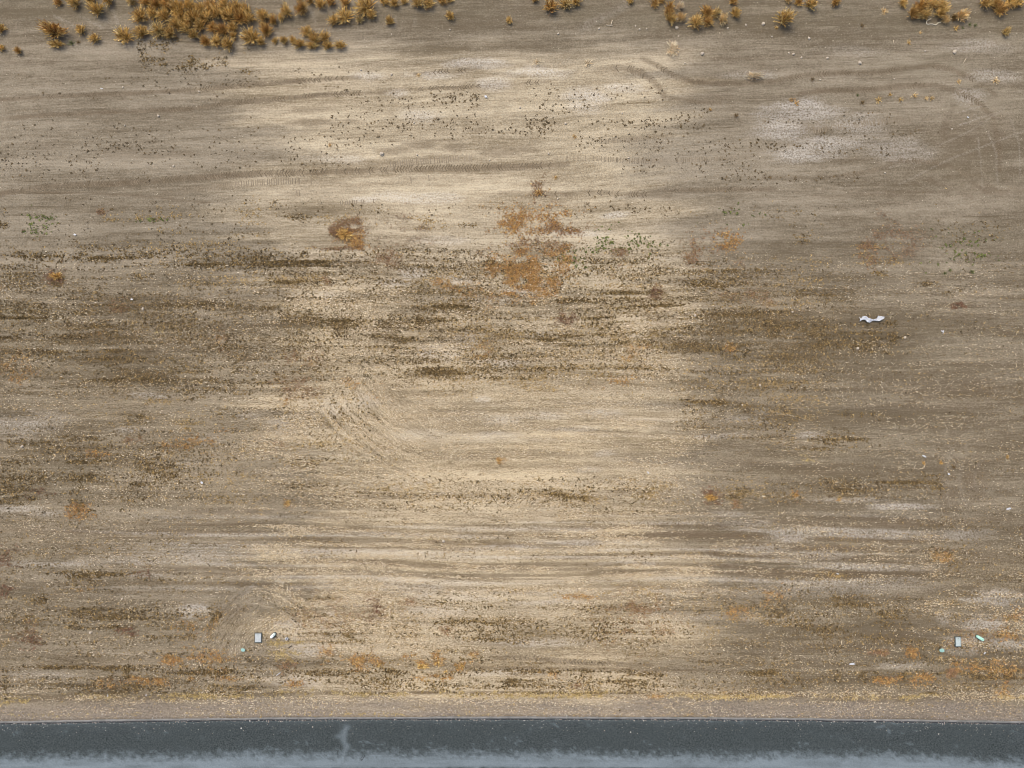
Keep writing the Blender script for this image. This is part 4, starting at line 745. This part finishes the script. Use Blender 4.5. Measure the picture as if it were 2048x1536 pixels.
# clusters: phrase, default colour, list of (x, y, radius x, [radius y], [colour])
CL = [
 ('of those scattered in the top left corner', 'golden', [(0, 57, 11), (1, 95, 9), (36, 101, 8), (105, 60, 30, 17, 'rusty'), (111, 87, 16, 10), (160, 59, 12), (188, 76, 11), (193, 19, 16), (115, 2, 10), (148, 4, 14), (180, -2, 12), (215, 0, 12, 12, 'golden')]),
 ('in the back row of the thicket', 'golden', [(262, -1, 11), (290, 3, 13, 13, 'rusty'), (310, 5, 15, 15, 'rusty'), (331, 7, 14, 14, 'rusty'), (352, 11, 16), (376, 8, 15), (399, 14, 15), (420, 9, 16), (445, 8, 15, 15, 'golden'), (469, 13, 15, 15, 'golden'), (490, 18, 13)]),
 ('in the second row of the thicket', 'golden', [(277, 28, 19, 17, 'golden'), (305, 27, 15), (328, 31, 16), (357, 28, 17), (385, 33, 18), (409, 31, 16), (432, 24, 15, 15, 'golden'), (456, 29, 16), (478, 33, 16, 16, 'rusty'), (497, 35, 14), (525, 29, 17, 14), (546, 40, 11, 10, 'rusty')]),
 ('in the third row of the thicket', 'golden', [(246, 69, 19), (280, 63, 18, 15), (316, 60, 16), (338, 63, 15), (350, 46, 15), (371, 53, 15), (398, 50, 13), (424, 54, 14, 14, 'rusty'), (443, 59, 16), (464, 53, 13), (500, 72, 19), (531, 58, 14, 17, 'rusty')]),
 ('in the front row of the thicket', 'golden', [(386, 68, 12), (409, 81, 13), (432, 80, 14), (455, 87, 15), (466, 70, 9), (522, 83, 10), (549, 80, 8), (568, 80, 10), (585, 79, 8)]),
 ('in the clump right below the thicket', 'golden', [(598, 88, 15, 9), (612, 62, 13), (628, 76, 15), (648, 74, 12), (624, 91, 13, 8), (655, 91, 13, 9), (680, 90, 13, 9)]),
 ('on the top edge right of the thicket', 'golden', [(562, 34, 9), (571, 22, 15), (603, 14, 17, 16, 'rusty'), (620, 1, 10, 10, 'rusty'), (640, 6, 14), (662, 2, 11, 11, 'rusty'), (667, 40, 13, 12), (688, 30, 17, 18), (690, 4, 12, 12, 'rusty'),
     (718, 38, 9), (728, 10, 24, 22, 'golden'), (742, 29, 12), (769, 2, 11), (789, 6, 11), (808, 2, 9), (836, 5, 14), (857, 6, 13), (884, 0, 12, 10, 'rusty'), (900, -1, 8), (780, 42, 10), (900, 31, 11)]),
 ('in the small top edge clump', 'rusty', [(1018, 40, 8, 8, 'golden'), (1070, -2, 8), (1102, 12, 16), (1132, 6, 14), (1153, 3, 12, 12, 'golden')]),
 ('in the ragged clump above the lot corner', 'rusty', [(1261, 0, 9, 9, 'golden'), (1310, 4, 11), (1323, -1, 9), (1340, 12, 12), (1338, 24, 11), (1342, 37, 12, 13, 'golden'), (1360, 13, 9, 10, 'bleached'), (1362, 35, 10, 11, 'pale tan'), (1392, 43, 15, 17, 'golden'),
     (1414, 22, 15), (1418, 42, 13), (1434, 25, 12), (1447, 38, 9, 15, 'pale tan'), (1471, 26, 11, 12, 'golden'), (1467, 2, 9)]),
 ('in the row right of the ragged clump', 'golden', [(1569, 37, 20, 20, 'golden'), (1577, 0, 8, 8, 'pale tan'), (1597, 3, 10, 10, 'rusty'), (1622, 8, 13), (1672, 4, 10, 10, 'rusty')]),
 ('in the clump by the curled cord', 'golden', [(1808, 4, 11), (1828, 24, 14, 14, 'rusty'), (1846, 11, 18, 17, 'rusty'), (1850, 28, 13), (1868, 5, 12), (1885, 9, 15, 14, 'golden'), (1884, 25, 14, 13, 'golden'), (1893, 38, 9, 9, 'pale tan'), (1926, 29, 17, 13, 'pale tan'), (1908, 34, 6, 9, 'brown')]),
 ('in the top right corner', 'golden', [(1973, 4, 14), (1991, 5, 14), (2006, 14, 17, 16, 'rusty'), (2022, 3, 12), (2038, 3, 14, 13, 'golden'), (2013, 63, 9)]),
]
for phrase, dc, lst in CL:
    rows = sorted(lst, key=lambda q: q[0])
    for i, q in enumerate(rows):
        x, y, r1 = q[:3]; r2 = q[3] if len(q) > 3 else r1; c = q[4] if len(q) > 4 else (dc if random.random() < .8 else random.choice(['rusty', 'ochre', 'golden']))
        sz = 'large ' if max(r1, r2) >= 17 else ('small ' if max(r1, r2) <= 9 else '')
        bush('tumbleweed_bush', x, y, r1, r2, c, f'{sz}{c} tumbleweed, {ORD[i]} from left {phrase}', 'bush', 'tumbleweed bushes along the back of the field')

# ------------------------------------------------------------------ single plants that stand apart
PLANTS = [ # x, y, rx, ry, colour, label
 (143, 86, 9, 8, 'green', 'dark green leafy weed beside the golden tumbleweeds at top left'),
 (157, 85, 6, 6, 'brown', 'small brown weed touching the dark green weed at top left'),
 (1346, 97, 17, 15, 'bleached', 'bleached tumbleweed skeleton on bare soil below the ragged clump'),
 (1510, 152, 19, 10, 'bleached', 'flattened bleached straw tangle on the upper right field'),
 (1177, 126, 9, 9, 'bleached', 'small bleached weed skeleton near the top of the pale lot'),
 (1074, 123, 11, 8, 'bleached', 'bleached straw tuft left of the small weed skeleton at the lot top'),
 (1552, 55, 6, 5, 'golden', 'tiny golden sprig at the foot of the large round bush'),
 (1770, 21, 8, 8, 'pale tan', 'pale yellow spiky weed alone between two bush clumps'),
 (1725, 51, 6, 6, 'brown', 'small olive brown weed below the pale spiky weed'),
 (1912, 56, 8, 7, 'golden', 'small ochre weed below the pale leaning bush by the cord'),
 (1926, 55, 4, 4, 'green', 'leftmost of three low green weeds near the top right corner'),
 (1940, 49, 5, 5, 'green', 'middle one of three low green weeds near the top right corner'),
 (1951, 50, 5, 5, 'green', 'rightmost of three low green weeds near the top right corner'),
 (1818, 84, 6, 6, 'golden', 'small golden weed on pale soil below the cord'),
 (1842, 64, 5, 4, 'pale tan', 'tiny yellow weed just below the curled cord'),
 (1583, 200, 7, 6, 'rusty', 'left of two touching orange weeds beside the white crust patch'),
 (1593, 206, 7, 7, 'rusty', 'right of two touching orange weeds beside the white crust patch'),
 (1625, 158, 7, 6, 'brown', 'olive weed between the two curving tyre tracks at upper right'),
 (1725, 205, 6, 7, 'brown', 'first weed from the left in the row under the lower curving track'),
 (1715, 190, 4, 4, 'green', 'tiny dark weed touching the lower curving tyre track'),
 (1758, 200, 9, 7, 'golden', 'second weed from the left in the row under the lower curving track'),
 (1780, 190, 6, 5, 'golden', 'third weed from the left in the row under the lower curving track'),
 (1801, 199, 7, 6, 'golden', 'fourth weed from the left in the row under the lower curving track'),
 (1830, 190, 9, 6, 'pale tan', 'fifth weed from the left in the row under the lower curving track'),
 (1853, 197, 6, 6, 'pale tan', 'sixth weed from the left in the row under the lower curving track'),
 (1864, 196, 6, 6, 'golden', 'seventh and last weed in the row under the lower curving track'),
 (1992, 160, 9, 8, 'pale tan', 'yellowish weed at the right edge beside the curving tyre track'),
 (1918, 163, 6, 6, 'pale tan', 'small pale weed between the two bends of the curving tracks'),
 (1473, 231, 7, 8, 'brown', 'ochre brown weed alone left of the white crust patch'),
 (1420, 219, 5, 5, 'rusty', 'tiny orange weed alone below the short track right of the lot'),
 (1149, 273, 5, 7, 'rusty', 'tiny orange weed on the pale lot above the crawler track'),
 (1111, 355, 6, 5, 'rusty', 'tiny orange weed on the pale lot below the long tyre track'),
 (838, 150, 6, 5, 'pale tan', 'tiny peach coloured weed beside the short top tyre track'),
 (660, 290, 5, 6, 'rusty', 'tiny orange weed near the upper left of the pale lot'),
 (1078, 386, 12, 9, 'rusty', 'rusty dry weed above the big orange patch'),
 (688, 468, 18, 14, 'rusty', 'dark rusty spreading weed at the heart of the fan shaped patch'),
 (1848, 926, 5, 5, 'rusty', 'left of three tiny rusty weeds on bare soil at right'),
 (1882, 925, 6, 6, 'rusty', 'middle of three tiny rusty weeds on bare soil at right'),
 (1908, 934, 5, 5, 'brown', 'right of three tiny rusty weeds on bare soil at right'),
 (2015, 914, 6, 5, 'rusty', 'tiny rusty weed at the right edge level with the white scrap'),
 (1890, 546, 6, 5, 'green', 'left of three bright green weeds on the right field'),
 (1901, 540, 5, 5, 'green', 'middle of three bright green weeds on the right field'),
 (1945, 543, 8, 6, 'green', 'right and largest of three bright green weeds on the right field'),
 (113, 552, 15, 9, 'rusty', 'flat reddish weed clump alone at the left edge of the field'),
 (1421, 995, 14, 9, 'rusty', 'dark reddish weed clump just right of the pale lot'),
 (1592, 990, 7, 6, 'rusty', 'tiny orange weed below the right dark weed row'),
 (1677, 999, 6, 6, 'rusty', 'tiny orange weed right of the other under the dark weed row'),
 (575, 1006, 8, 7, 'golden', 'golden weed tuft at the left side of the pale lot'),
 (998, 921, 7, 6, 'rusty', 'small orange weed on the smooth soil mid lot'),
 (845, 1333, 14, 7, 'golden', 'widest orange tuft in the row above the ditch'),
 (875, 1326, 8, 8, 'golden', 'orange tuft right of the widest one above the ditch'),
 (923, 1330, 6, 8, 'golden', 'slim orange tuft above the ditch, right of two others'),
 (947, 1311, 6, 6, 'pale tan', 'small peach tuft on the bare strip above the ditch'),
 (892, 1343, 6, 5, 'golden', 'small orange tuft at the ditch rim below the row'),
 (757, 1330, 8, 7, 'golden', 'orange tuft at the left end of the row above the ditch'),
]
for x, y, r1, r2, c, lb in PLANTS:
    bush('weed_plant', x, y, r1, r2, c, lb, 'weed', 'weeds standing apart on the field', hf=.75, stem=max(r1, r2) >= 8)

# dark seedlings dotted over the bare upper field: 240 nearest ones singly, the small rest as cover
def seedling(i):
    r = np.random.default_rng(900 + i); n = 9
    global rng
    keep = rng; rng = r
    V, Fc, C = tuft_arrays(np.zeros(1), np.zeros(1), np.zeros(1), np.ones(1), np.ones(1) * .6, n, np.array([PALETTE['dark'][i % 4]]) * 1.2, .24)
    rng = keep
    return np_mesh('seedling', V, Fc, [M_WEED], C)
SEED = [seedling(i) for i in range(5)]
SB = [(0, 150, 520, 168, 26), (0, 185, 520, 200, 14), (240, 160, 520, 172, 20), (40, 245, 520, 275, 40), (160, 280, 330, 310, 55), (0, 290, 200, 345, 60), (300, 285, 520, 330, 40), (0, 330, 300, 360, 24), (560, 130, 780, 165, 22), (640, 170, 800, 190, 14),
      (690, 195, 960, 215, 50), (860, 185, 960, 200, 40), (660, 225, 830, 260, 46), (780, 225, 960, 270, 50), (560, 270, 760, 290, 30), (560, 300, 700, 335, 34), (900, 250, 1100, 270, 40), (1040, 170, 1340, 200, 44), (1060, 200, 1180, 225, 30), (1050, 235, 1110, 262, 46),
      (1180, 238, 1345, 252, 46), (1150, 262, 1345, 300, 60), (1240, 320, 1340, 345, 20), (1350, 225, 1420, 265, 36), (1390, 280, 1520, 300, 30), (1350, 300, 1520, 345, 46), (1528, 240, 1640, 250, 14), (1528, 288, 1620, 300, 26), (1640, 295, 1780, 310, 26), (1680, 226, 1790, 245, 22),
      (1640, 258, 1900, 275, 26), (1528, 350, 1720, 365, 30), (540, 410, 1000, 430, 40), (1150, 405, 1345, 430, 46), (1440, 340, 1540, 362, 30), (120, 400, 520, 440, 40), (0, 440, 480, 480, 46)]
sp = []
for x0, y0, x1, y1, n in SB:
    sp += [(rng.uniform(x0, x1), rng.normal((y0 + y1) / 2, (y1 - y0) / 2.6), rng.uniform(.05, .09)) for _ in range(int(n * 1.25))]
sp.sort(key=lambda q: -q[2])
for i, (x, y, r_) in enumerate(sp[:240]):
    X_, Y_ = map(float, P(x, y)); o = bpy.data.objects.new('seedling', SEED[i % 5]); o.location = (X_, Y_, float(height(np.array([X_]), np.array([Y_]))[0]))
    o.scale = (r_, r_, r_); o.rotation_euler = (0, 0, random.uniform(0, 6.28)); link(o)
    zone = 'left of the pale lot' if x < 540 else ('within the pale lot' if x < 1340 else 'right of the pale lot')
    tag(o, 'tiny dark weed seedling dotted on bare upper soil ' + zone, 'seedling', 'dark seedlings ' + zone)
q = np.array(sp[240:]); x, y = P(q[:, 0], q[:, 1])
V, Fc, C = tuft_arrays(x, y, height(x, y), q[:, 2], q[:, 2] * .6, 8, np.array(PALETTE['dark'])[rng.integers(0, 4, len(x))], .22)
tag(link(bpy.data.objects.new('small_seedlings', np_mesh('small_seedlings', V, Fc, [M_WEED], C))), 'smallest dark seedlings thinly sprinkled over the upper field', 'weeds', kind='stuff')
# faint specks of chaff and clods on the upper field
n = 5200; sx, sy = rng.uniform(-120, 2170, n), rng.uniform(-10, 520, n); x, y = P(sx, sy)
V, Fc, C = tuft_arrays(x, y, height(x, y), rng.uniform(.02, .05, n), rng.uniform(.01, .03, n), 3, np.array([(.16, .12, .075), (.32, .27, .19), (.10, .08, .05), (.40, .35, .26)])[rng.integers(0, 4, n)], .45)
tag(link(bpy.data.objects.new('soil_crumbs', np_mesh('soil_crumbs', V, Fc, [M_STRAW], C))), 'tiny crumbs of clod and chaff on the bare upper soil', 'soil crumbs', kind='stuff')

# ------------------------------------------------------------------ loose gravel along the road edge
n = 9000; x = rng.uniform(-36, 36, n); y = road_edge(x) - .25 + np.abs(rng.normal(0, .55, n)) * np.where(rng.random(n) < .07, -.7, 1.0)
z = np.maximum(height(x, y), np.where(y < road_edge(x) - .1, .012, -1)); r_ = rng.uniform(.008, .026, n) * (1 + (rng.random(n) < .05)); a_ = rng.uniform(0, 6.28, n)
V = []
for k in range(5): V.append(np.stack([x + r_ * np.cos(a_ + k * 1.2566) * rng.uniform(.7, 1.2, n), y + r_ * np.sin(a_ + k * 1.2566) * rng.uniform(.7, 1.2, n), z - .004], -1))
V.append(np.stack([x, y, z + r_ * .8], -1)); V = np.stack(V, 1).reshape(-1, 3); b6 = np.arange(n)[:, None] * 6
Fc = np.concatenate([b6 + np.array([[k, (k + 1) % 5, 5]]) for k in range(5)])
C = np.repeat(np.array([(.28, .25, .21), (.36, .33, .29), (.2, .17, .14), (.42, .40, .36), (.16, .14, .12)])[rng.integers(0, 5, n)], 6, 0)
tag(link(bpy.data.objects.new('loose_gravel', np_mesh('loose_gravel', V, Fc, [M_STRAW], C))), 'loose grey gravel spilled along the edge of the road', 'gravel', kind='stuff')

# ------------------------------------------------------------------ stones
def stone_mesh(i):
    r = random.Random(300 + i); vs_, fs_ = [], []
    rings, seg = 5, 8
    for a in range(rings + 1):
        t = math.pi * a / rings
        for s in range(seg):
            p = 2 * math.pi * s / seg; k = 1 + r.uniform(-.22, .22)
            vs_.append((math.sin(t) * math.cos(p) * k, math.sin(t) * math.sin(p) * k * .8, math.cos(t) * .6 * (1 + r.uniform(-.1, .1))))
    for a in range(rings):
        for s in range(seg): fs_.append((a * seg + s, (a + 1) * seg + s, (a + 1) * seg + (s + 1) % seg, a * seg + (s + 1) % seg))
    return py_mesh('stone', vs_, fs_, M_STONE)
STN = [stone_mesh(i) for i in range(4)]
STONES = [  # x, y, radius, where
 ('on the strip behind the lot', [(900, 60, 2), (1116, 68, 2.5), (1198, 58, 2.2), (1271, 52, 2), (1279, 59, 2.4), (1293, 58, 2), (1353, 56, 3.4), (1404, 108, 4), (1455, 57, 2.2), (1491, 51, 2.2), (1526, 49, 4), (1357, 73, 1.8), (1543, 74, 1.8), (783, 69, 1.6), (1369, 127, 2)]),
 ('on the upper right field', [(1577, 107, 2), (1586, 109, 3), (1602, 116, 2.5), (1654, 117, 2.8), (1719, 126, 4), (1617, 78, 3), (1850, 102, 2.2), (1909, 104, 4), (1770, 345, 2), (1904, 258, 2), (1788, 158, 2), (1640, 160, 2)]),
 ('on the upper left field', [(246, 175, 2), (317, 232, 3), (250, 251, 2), (398, 183, 2), (347, 332, 2.4), (487, 301, 2)]),
 ('on the upper part of the lot', [(722, 140, 2.4), (783, 149, 2.6), (764, 308, 5), (834, 310, 2.4), (828, 245, 2.2), (1040, 215, 2.6), (1131, 247, 3), (1097, 307, 2.2), (1257, 316, 2), (1244, 227, 2), (1115, 398, 2), (979, 320, 2)]),
 ('on the lower field', [(286, 618, 3), (46, 893, 3), (110, 969, 2), (1390, 631, 3), (1809, 675, 3), (1715, 697, 3), (1585, 624, 2), (887, 1082, 3.4), (1520, 770, 2.6), (181, 1265, 3), (245, 1197, 2)])]
for phrase, lst in STONES:
    for i, (x, y, r_) in enumerate(sorted(lst)):
        X_, Y_ = map(float, P(x, y)); o = bpy.data.objects.new('stone', STN[i % 4]); s = r_ / 31.0
        o.location = (X_, Y_, float(height(np.array([X_]), np.array([Y_]))[0]) + s * .35); o.scale = (s, s, s); o.rotation_euler = (0, 0, random.uniform(0, 6.28)); link(o)
        tag(o, f'{"larger" if r_ > 3.3 else "small"} pale stone, {ORD[i]} from the left {phrase}', 'stone', 'pale stones lying on the field')

# ------------------------------------------------------------------ white plastic litter
def sheet(name, outline, label, cat, group=None, mat=M_PLASTIC, amp=.06, step=.09, thick=.012):
    ox, oy = P([p[0] for p in outline], [p[1] for p in outline]); c = (float(np.mean(ox)), float(np.mean(oy)))
    pts = [Vector((float(a) - c[0], float(b) - c[1])) for a, b in zip(ox, oy)]
    # densify the outline, add interior points
    dn = []
    for i in range(len(pts)):
        a, b = pts[i], pts[(i + 1) % len(pts)]; k = max(1, int((b - a).length / step))
        for j in range(k): dn.append(a.lerp(b, j / k))
    nb = len(dn); xs = [p.x for p in dn]; ys = [p.y for p in dn]
    inner = []
    for gx_ in np.arange(min(xs), max(xs), step):
        for gy_ in np.arange(min(ys), max(ys), step): inner.append(Vector((float(gx_) + random.uniform(-.3, .3) * step, float(gy_) + random.uniform(-.3, .3) * step)))
    co, _, fs_, _, _, _ = geometry.delaunay_2d_cdt(dn + inner, [], [list(range(nb))], 1, 1e-5)
    vs_ = []
    for p in co:
        h = vnoise(np.array([p.x * 7.0]), np.array([p.y * 7.0]), 77)[0]; h2 = vnoise(np.array([p.x * 17.0]), np.array([p.y * 17.0]), 78)[0]
        vs_.append((p.x, p.y, .03 + amp * (h * .8 + h2 * .4)))
    me_ = py_mesh(name, vs_, [tuple(f) for f in fs_], mat)
    o = link(bpy.data.objects.new(name, me_)); o.location = (c[0], c[1], float(height(np.array([c[0]]), np.array([c[1]]))[0]) + .01)
    md = o.modifiers.new('thickness', 'SOLIDIFY'); md.thickness = thick; md.offset = 0
    tag(o, label, cat, group); return o
zc = lambda L, s, x0, y0: [(a / s + x0, b / s + y0) for a, b in L]
sheet('plastic_sheet', zc([(240, 340), (285, 365), (320, 325), (380, 320), (430, 360), (520, 388), (610, 360), (600, 345), (630, 312), (690, 330), (740, 335), (730, 370), (680, 395), (640, 418), (510, 415), (455, 450), (400, 438), (360, 395), (300, 395), (255, 430), (268, 388)], 9.752, 1690, 600),
      'long wavy strip of white plastic sheeting lying on the right field', 'plastic sheet', amp=.16, step=.07)
sheet('plastic_scrap', zc([(1855, 585), (1872, 600), (1884, 618), (1895, 590), (1908, 596), (1906, 630), (1892, 668), (1884, 664), (1888, 632), (1862, 622)], 9.752, 1690, 600), 'small forked white plastic scrap right of the long strip', 'scrap', 'white plastic scraps', step=.05)
def scrap(x, y, L, W_, rot, label, mat=M_PLASTIC, n=9, amp=.05):
    r = random.Random(int(x * 7 + y)); out = []
    for i in range(n):
        a = 2 * math.pi * i / n; k = r.uniform(.7, 1.2); dx, dy = math.cos(a) * L * k, math.sin(a) * W_ * k
        out.append((x + dx * math.cos(rot) - dy * math.sin(rot), y + dx * math.sin(rot) + dy * math.cos(rot)))
    return sheet('plastic_scrap', [(x + (a - x) * .75, y + (b - y) * .75) for a, b in out], label, 'scrap', 'white plastic scraps', mat, amp, .06)
scrap(1847, 912, 6, 2.6, .5, 'slanting white plastic scrap on bare soil far right')
scrap(2017, 1017, 7, 2.6, -.2, 'white plastic scrap at the right edge of the field')
scrap(1703, 1327, 8, 3, -.1, 'white plastic scrap on the lower right above the ditch')
scrap(1897, 948, 3.5, 2.5, .4, 'tiny white scrap below the three rusty weeds')
scrap(1674, 1147, 4, 1.6, .3, 'tiny white scrap on the lower right weed row')
scrap(152, 470, 4, 2.6, .1, 'white scrap on bare soil at the upper left')
scrap(265, 599, 3.4, 2.2, .2, 'white scrap among weeds left of the lot')
scrap(405, 965, 4, 3, .8, 'white scrap on the left field beside dark weeds')
scrap(972, 194, 4.5, 3, .6, 'crumpled white scrap on the upper lot')
scrap(205, 179, 4, 1.2, 0, 'thin white scrap above the left tyre track')
scrap(1296, 945, 4, 2, .9, 'white scrap at the right side of the lot')
scrap(1968, 1306, 4.2, 1.8, -.6, 'white scrap right of the concrete box lid')
scrap(217, 1390, 1.4, 3, 0, 'left of two small white scraps on the shoulder at lower left')
scrap(294, 1389, 1.4, 2.6, 0, 'right of two small white scraps on the shoulder at lower left')
scrap(487, 1299, 6.5, 5, .2, 'faded teal plastic scrap beside the pale meter box', M_TEAL)
scrap(1883, 1300, 7, 4.6, .1, 'faded green plastic scrap left of the concrete box lid', M_TEAL)
scrap(1239, 1420, 2.6, 1.8, .6, 'small black rubber scrap on the gravel shoulder', M_DARK)
scrap(1935, 235, 3, 1.6, .3, 'tiny white scrap inside the looping tyre tracks')

# ------------------------------------------------------------------ sticks and cord
def tube(pts, r0, r1, seg=6, zoff=.03):
    P3 = []
    for (x, y) in pts:
        X_, Y_ = map(float, P(x, y)); P3.append(Vector((X_, Y_, float(height(np.array([X_]), np.array([Y_]))[0]) + zoff)))
    c = sum(P3, Vector()) / len(P3); vs_, fs_ = [], []; n = len(P3)
    for i, p in enumerate(P3):
        d = (P3[min(i + 1, n - 1)] - P3[max(i - 1, 0)]).normalized(); s = d.cross(Vector((0, 0, 1))).normalized(); r_ = r0 + (r1 - r0) * i / (n - 1)
        for k in range(seg):
            a = 2 * math.pi * k / seg; q_ = p - c + s * math.cos(a) * r_ + Vector((0, 0, 1)) * math.sin(a) * r_; vs_.append(q_)
    for i in range(n - 1):
        for k in range(seg): fs_.append((i * seg + k, i * seg + (k + 1) % seg, (i + 1) * seg + (k + 1) % seg, (i + 1) * seg + k))
    fs_ += [tuple(range(seg))[::-1], tuple(range((n - 1) * seg, n * seg))]
    return vs_, fs_, c
def stick(name, pts, r0, r1, mat, label, cat, zoff=.03):
    vs_, fs_, c = tube(pts, r0, r1, 6, zoff); o = link(bpy.data.objects.new(name, py_mesh(name, vs_, fs_, mat, True))); o.location = c
    return tag(o, label, cat)
cp = zc([(585, 295), (545, 308), (515, 335), (510, 358), (522, 380), (545, 384), (570, 376), (605, 377), (635, 388), (655, 394), (672, 385), (690, 362), (712, 350), (740, 352)], 7.877, 1788, 0)
t_ = np.linspace(0, len(cp) - 1, 40); cp = list(zip(np.interp(t_, range(len(cp)), [p[0] for p in cp]), np.interp(t_, range(len(cp)), [p[1] for p in cp])))
stick('cord', cp, .028, .024, M_CORD, 'pale curled cord lying below the upper right bush clump', 'cord')
yb = empty('branch', (*map(float, P(1222, 50)), .0)); tag(yb, 'bleached forked branch on bare soil behind the lot', 'branch')
for pts in ([(1224.5, 41), (1223, 47), (1221, 53)], [(1212, 51), (1217, 51.5), (1225, 52)]):
    vs_, fs_, c = tube(pts, .03, .022); o = bpy.data.objects.new('twig', py_mesh('twig', vs_, fs_, M_WOOD, True)); link(o, yb); o.location = c - Vector(yb.location)
stick('stick', [(577, 1296), (580.5, 1293.5), (584, 1291)], .022, .018, M_DARK, 'short dark stick in golden grass at the lot corner', 'stick')
stick('stick', [(553, 1351), (557, 1348), (561, 1345)], .026, .02, M_PLASTIC, 'short white rod at the ditch rim in the lot corner', 'rod')
stick('stick', [(472, 1296), (472.5, 1308), (473, 1321)], .016, .014, M_WOOD, 'thin pale stake lying left of the lot corner', 'stake')
stick('stick', [(1787, 80), (1786.5, 84), (1788, 88)], .018, .014, M_WOOD, 'short pale stick on the upper right field', 'stick')
stick('stick', [(1932, 117), (1929, 122), (1926, 127)], .022, .016, M_WOOD, 'pale stick above the right bend of the tyre track', 'stick')

# ------------------------------------------------------------------ utility boxes
def box_mesh(name, sx, sy, sz, z0, mat, bev=.012):
    vs_, fs_ = [], []
    for z, k in ((z0, 0), (z0 + sz - bev, 0), (z0 + sz, bev)):
        for a, b in ((-1, -1), (1, -1), (1, 1), (-1, 1)): vs_.append((a * (sx / 2 - k), b * (sy / 2 - k), z))
    for r in range(2):
        for k in range(4): fs_.append((r * 4 + k, r * 4 + (k + 1) % 4, r * 4 + 4 + (k + 1) % 4, r * 4 + 4 + k))
    fs_ += [(8, 9, 10, 11), (3, 2, 1, 0)]
    return py_mesh(name, vs_, fs_, mat)
def ring_mesh(name, sx, sy, wd, h, mat):
    vs_, fs_ = [], []
    for z in (-.05, h):
        for k in (0, wd):
            for a, b in ((-1, -1), (1, -1), (1, 1), (-1, 1)): vs_.append((a * (sx / 2 - k), b * (sy / 2 - k), z))
    for k in range(4):
        n_ = (k + 1) % 4
        fs_ += [(k, n_, 8 + n_, 8 + k), (8 + k, 8 + n_, 12 + n_, 12 + k), (12 + k, 12 + n_, 4 + n_, 4 + k)]
    return py_mesh(name, vs_, fs_, mat)
def meter_box(x, y, sx, sy, lidmat, label):
    X_, Y_ = map(float, P(x, y)); o = empty('meter_box', (X_, Y_, .02)); tag(o, label, 'utility box')
    link(bpy.data.objects.new('rim', ring_mesh('rim', sx, sy, .03, .05, M_RIM)), o)
    ld = link(bpy.data.objects.new('lid', box_mesh('lid', sx - .075, sy - .075, .09, -.03, lidmat)), o)
    hd = link(bpy.data.objects.new('lift_hole', box_mesh('lift_hole', .05, .02, .008, .058, M_RIM, .002)), ld); hd.location = (0, sy * .34, 0)
meter_box(517, 1275, .43, .58, M_LID2, 'pale concrete meter box lid left of the lot corner')
meter_box(1915, 1283, .37, .60, M_LID, 'grey green box lid set in the soil at lower right')
def pedestal(x, y, L, W_, rot, cap, label):
    X_, Y_ = map(float, P(x, y)); o = empty('pedestal', (X_, Y_, .0), rot); tag(o, label, 'pedestal')
    def stadium(l, w_, k=0):
        return [(c * (l / 2 - w_ / 2) + (w_ / 2 - k) * math.cos(a), (w_ / 2 - k) * math.sin(a)) for c, a0 in ((1, -90), (-1, 90)) for a in [math.radians(a0 + i * 30) for i in range(7)]]
    def prism(nm, secs, mat):
        vs_, fs_ = [], []; n_ = 14
        for (l, w_, k, z) in secs: vs_ += [(a, b, z) for a, b in stadium(l, w_, k)]
        for s in range(len(secs) - 1):
            for k in range(n_): fs_.append((s * n_ + k, s * n_ + (k + 1) % n_, (s + 1) * n_ + (k + 1) % n_, (s + 1) * n_ + k))
        fs_.append(tuple(range((len(secs) - 1) * n_, len(secs) * n_)))
        return link(bpy.data.objects.new(nm, py_mesh(nm, vs_, fs_, mat)), o)
    prism('base', [(L + .05, W_ + .05, 0, -.05), (L + .05, W_ + .05, 0, .05), (L + .05, W_ + .05, .02, .06)], M_RIM)
    prism('cap', [(L, W_, 0, .05), (L, W_, 0, .17), (L, W_, .015, .20), (L, W_, .05, .215)], cap)
    lk_ = prism('lock', [(.055, .05, 0, .205), (.055, .05, 0, .225)], M_DARK); lk_.location = (L * .27, 0, 0)
pedestal(1957.5, 1275, .46, .17, math.radians(-32), M_MINT, 'mint green capsule shaped utility pedestal in weeds at lower right')
pedestal(547, 1270, .36, .17, math.radians(42), M_MINTPALE, 'pale faded utility pedestal inside the lot corner')
vs_, fs_ = [], []
for z, r_ in ((-.05, .085), (.12, .085), (.12, .05), (-.04, .05)):
    for k in range(14): vs_.append((r_ * math.cos(k * math.pi / 7), r_ * math.sin(k * math.pi / 7), z))
for s in range(3):
    for k in range(14): fs_.append((s * 14 + k, s * 14 + (k + 1) % 14, s * 14 + 14 + (k + 1) % 14, s * 14 + 14 + k))
o = link(bpy.data.objects.new('pipe_stub', py_mesh('pipe_stub', vs_, fs_, M_PLASTIC))); o.location = (*map(float, P(574, 1277)), .0)
tag(o, 'short open white pipe stub sticking up in the lot corner', 'pipe')
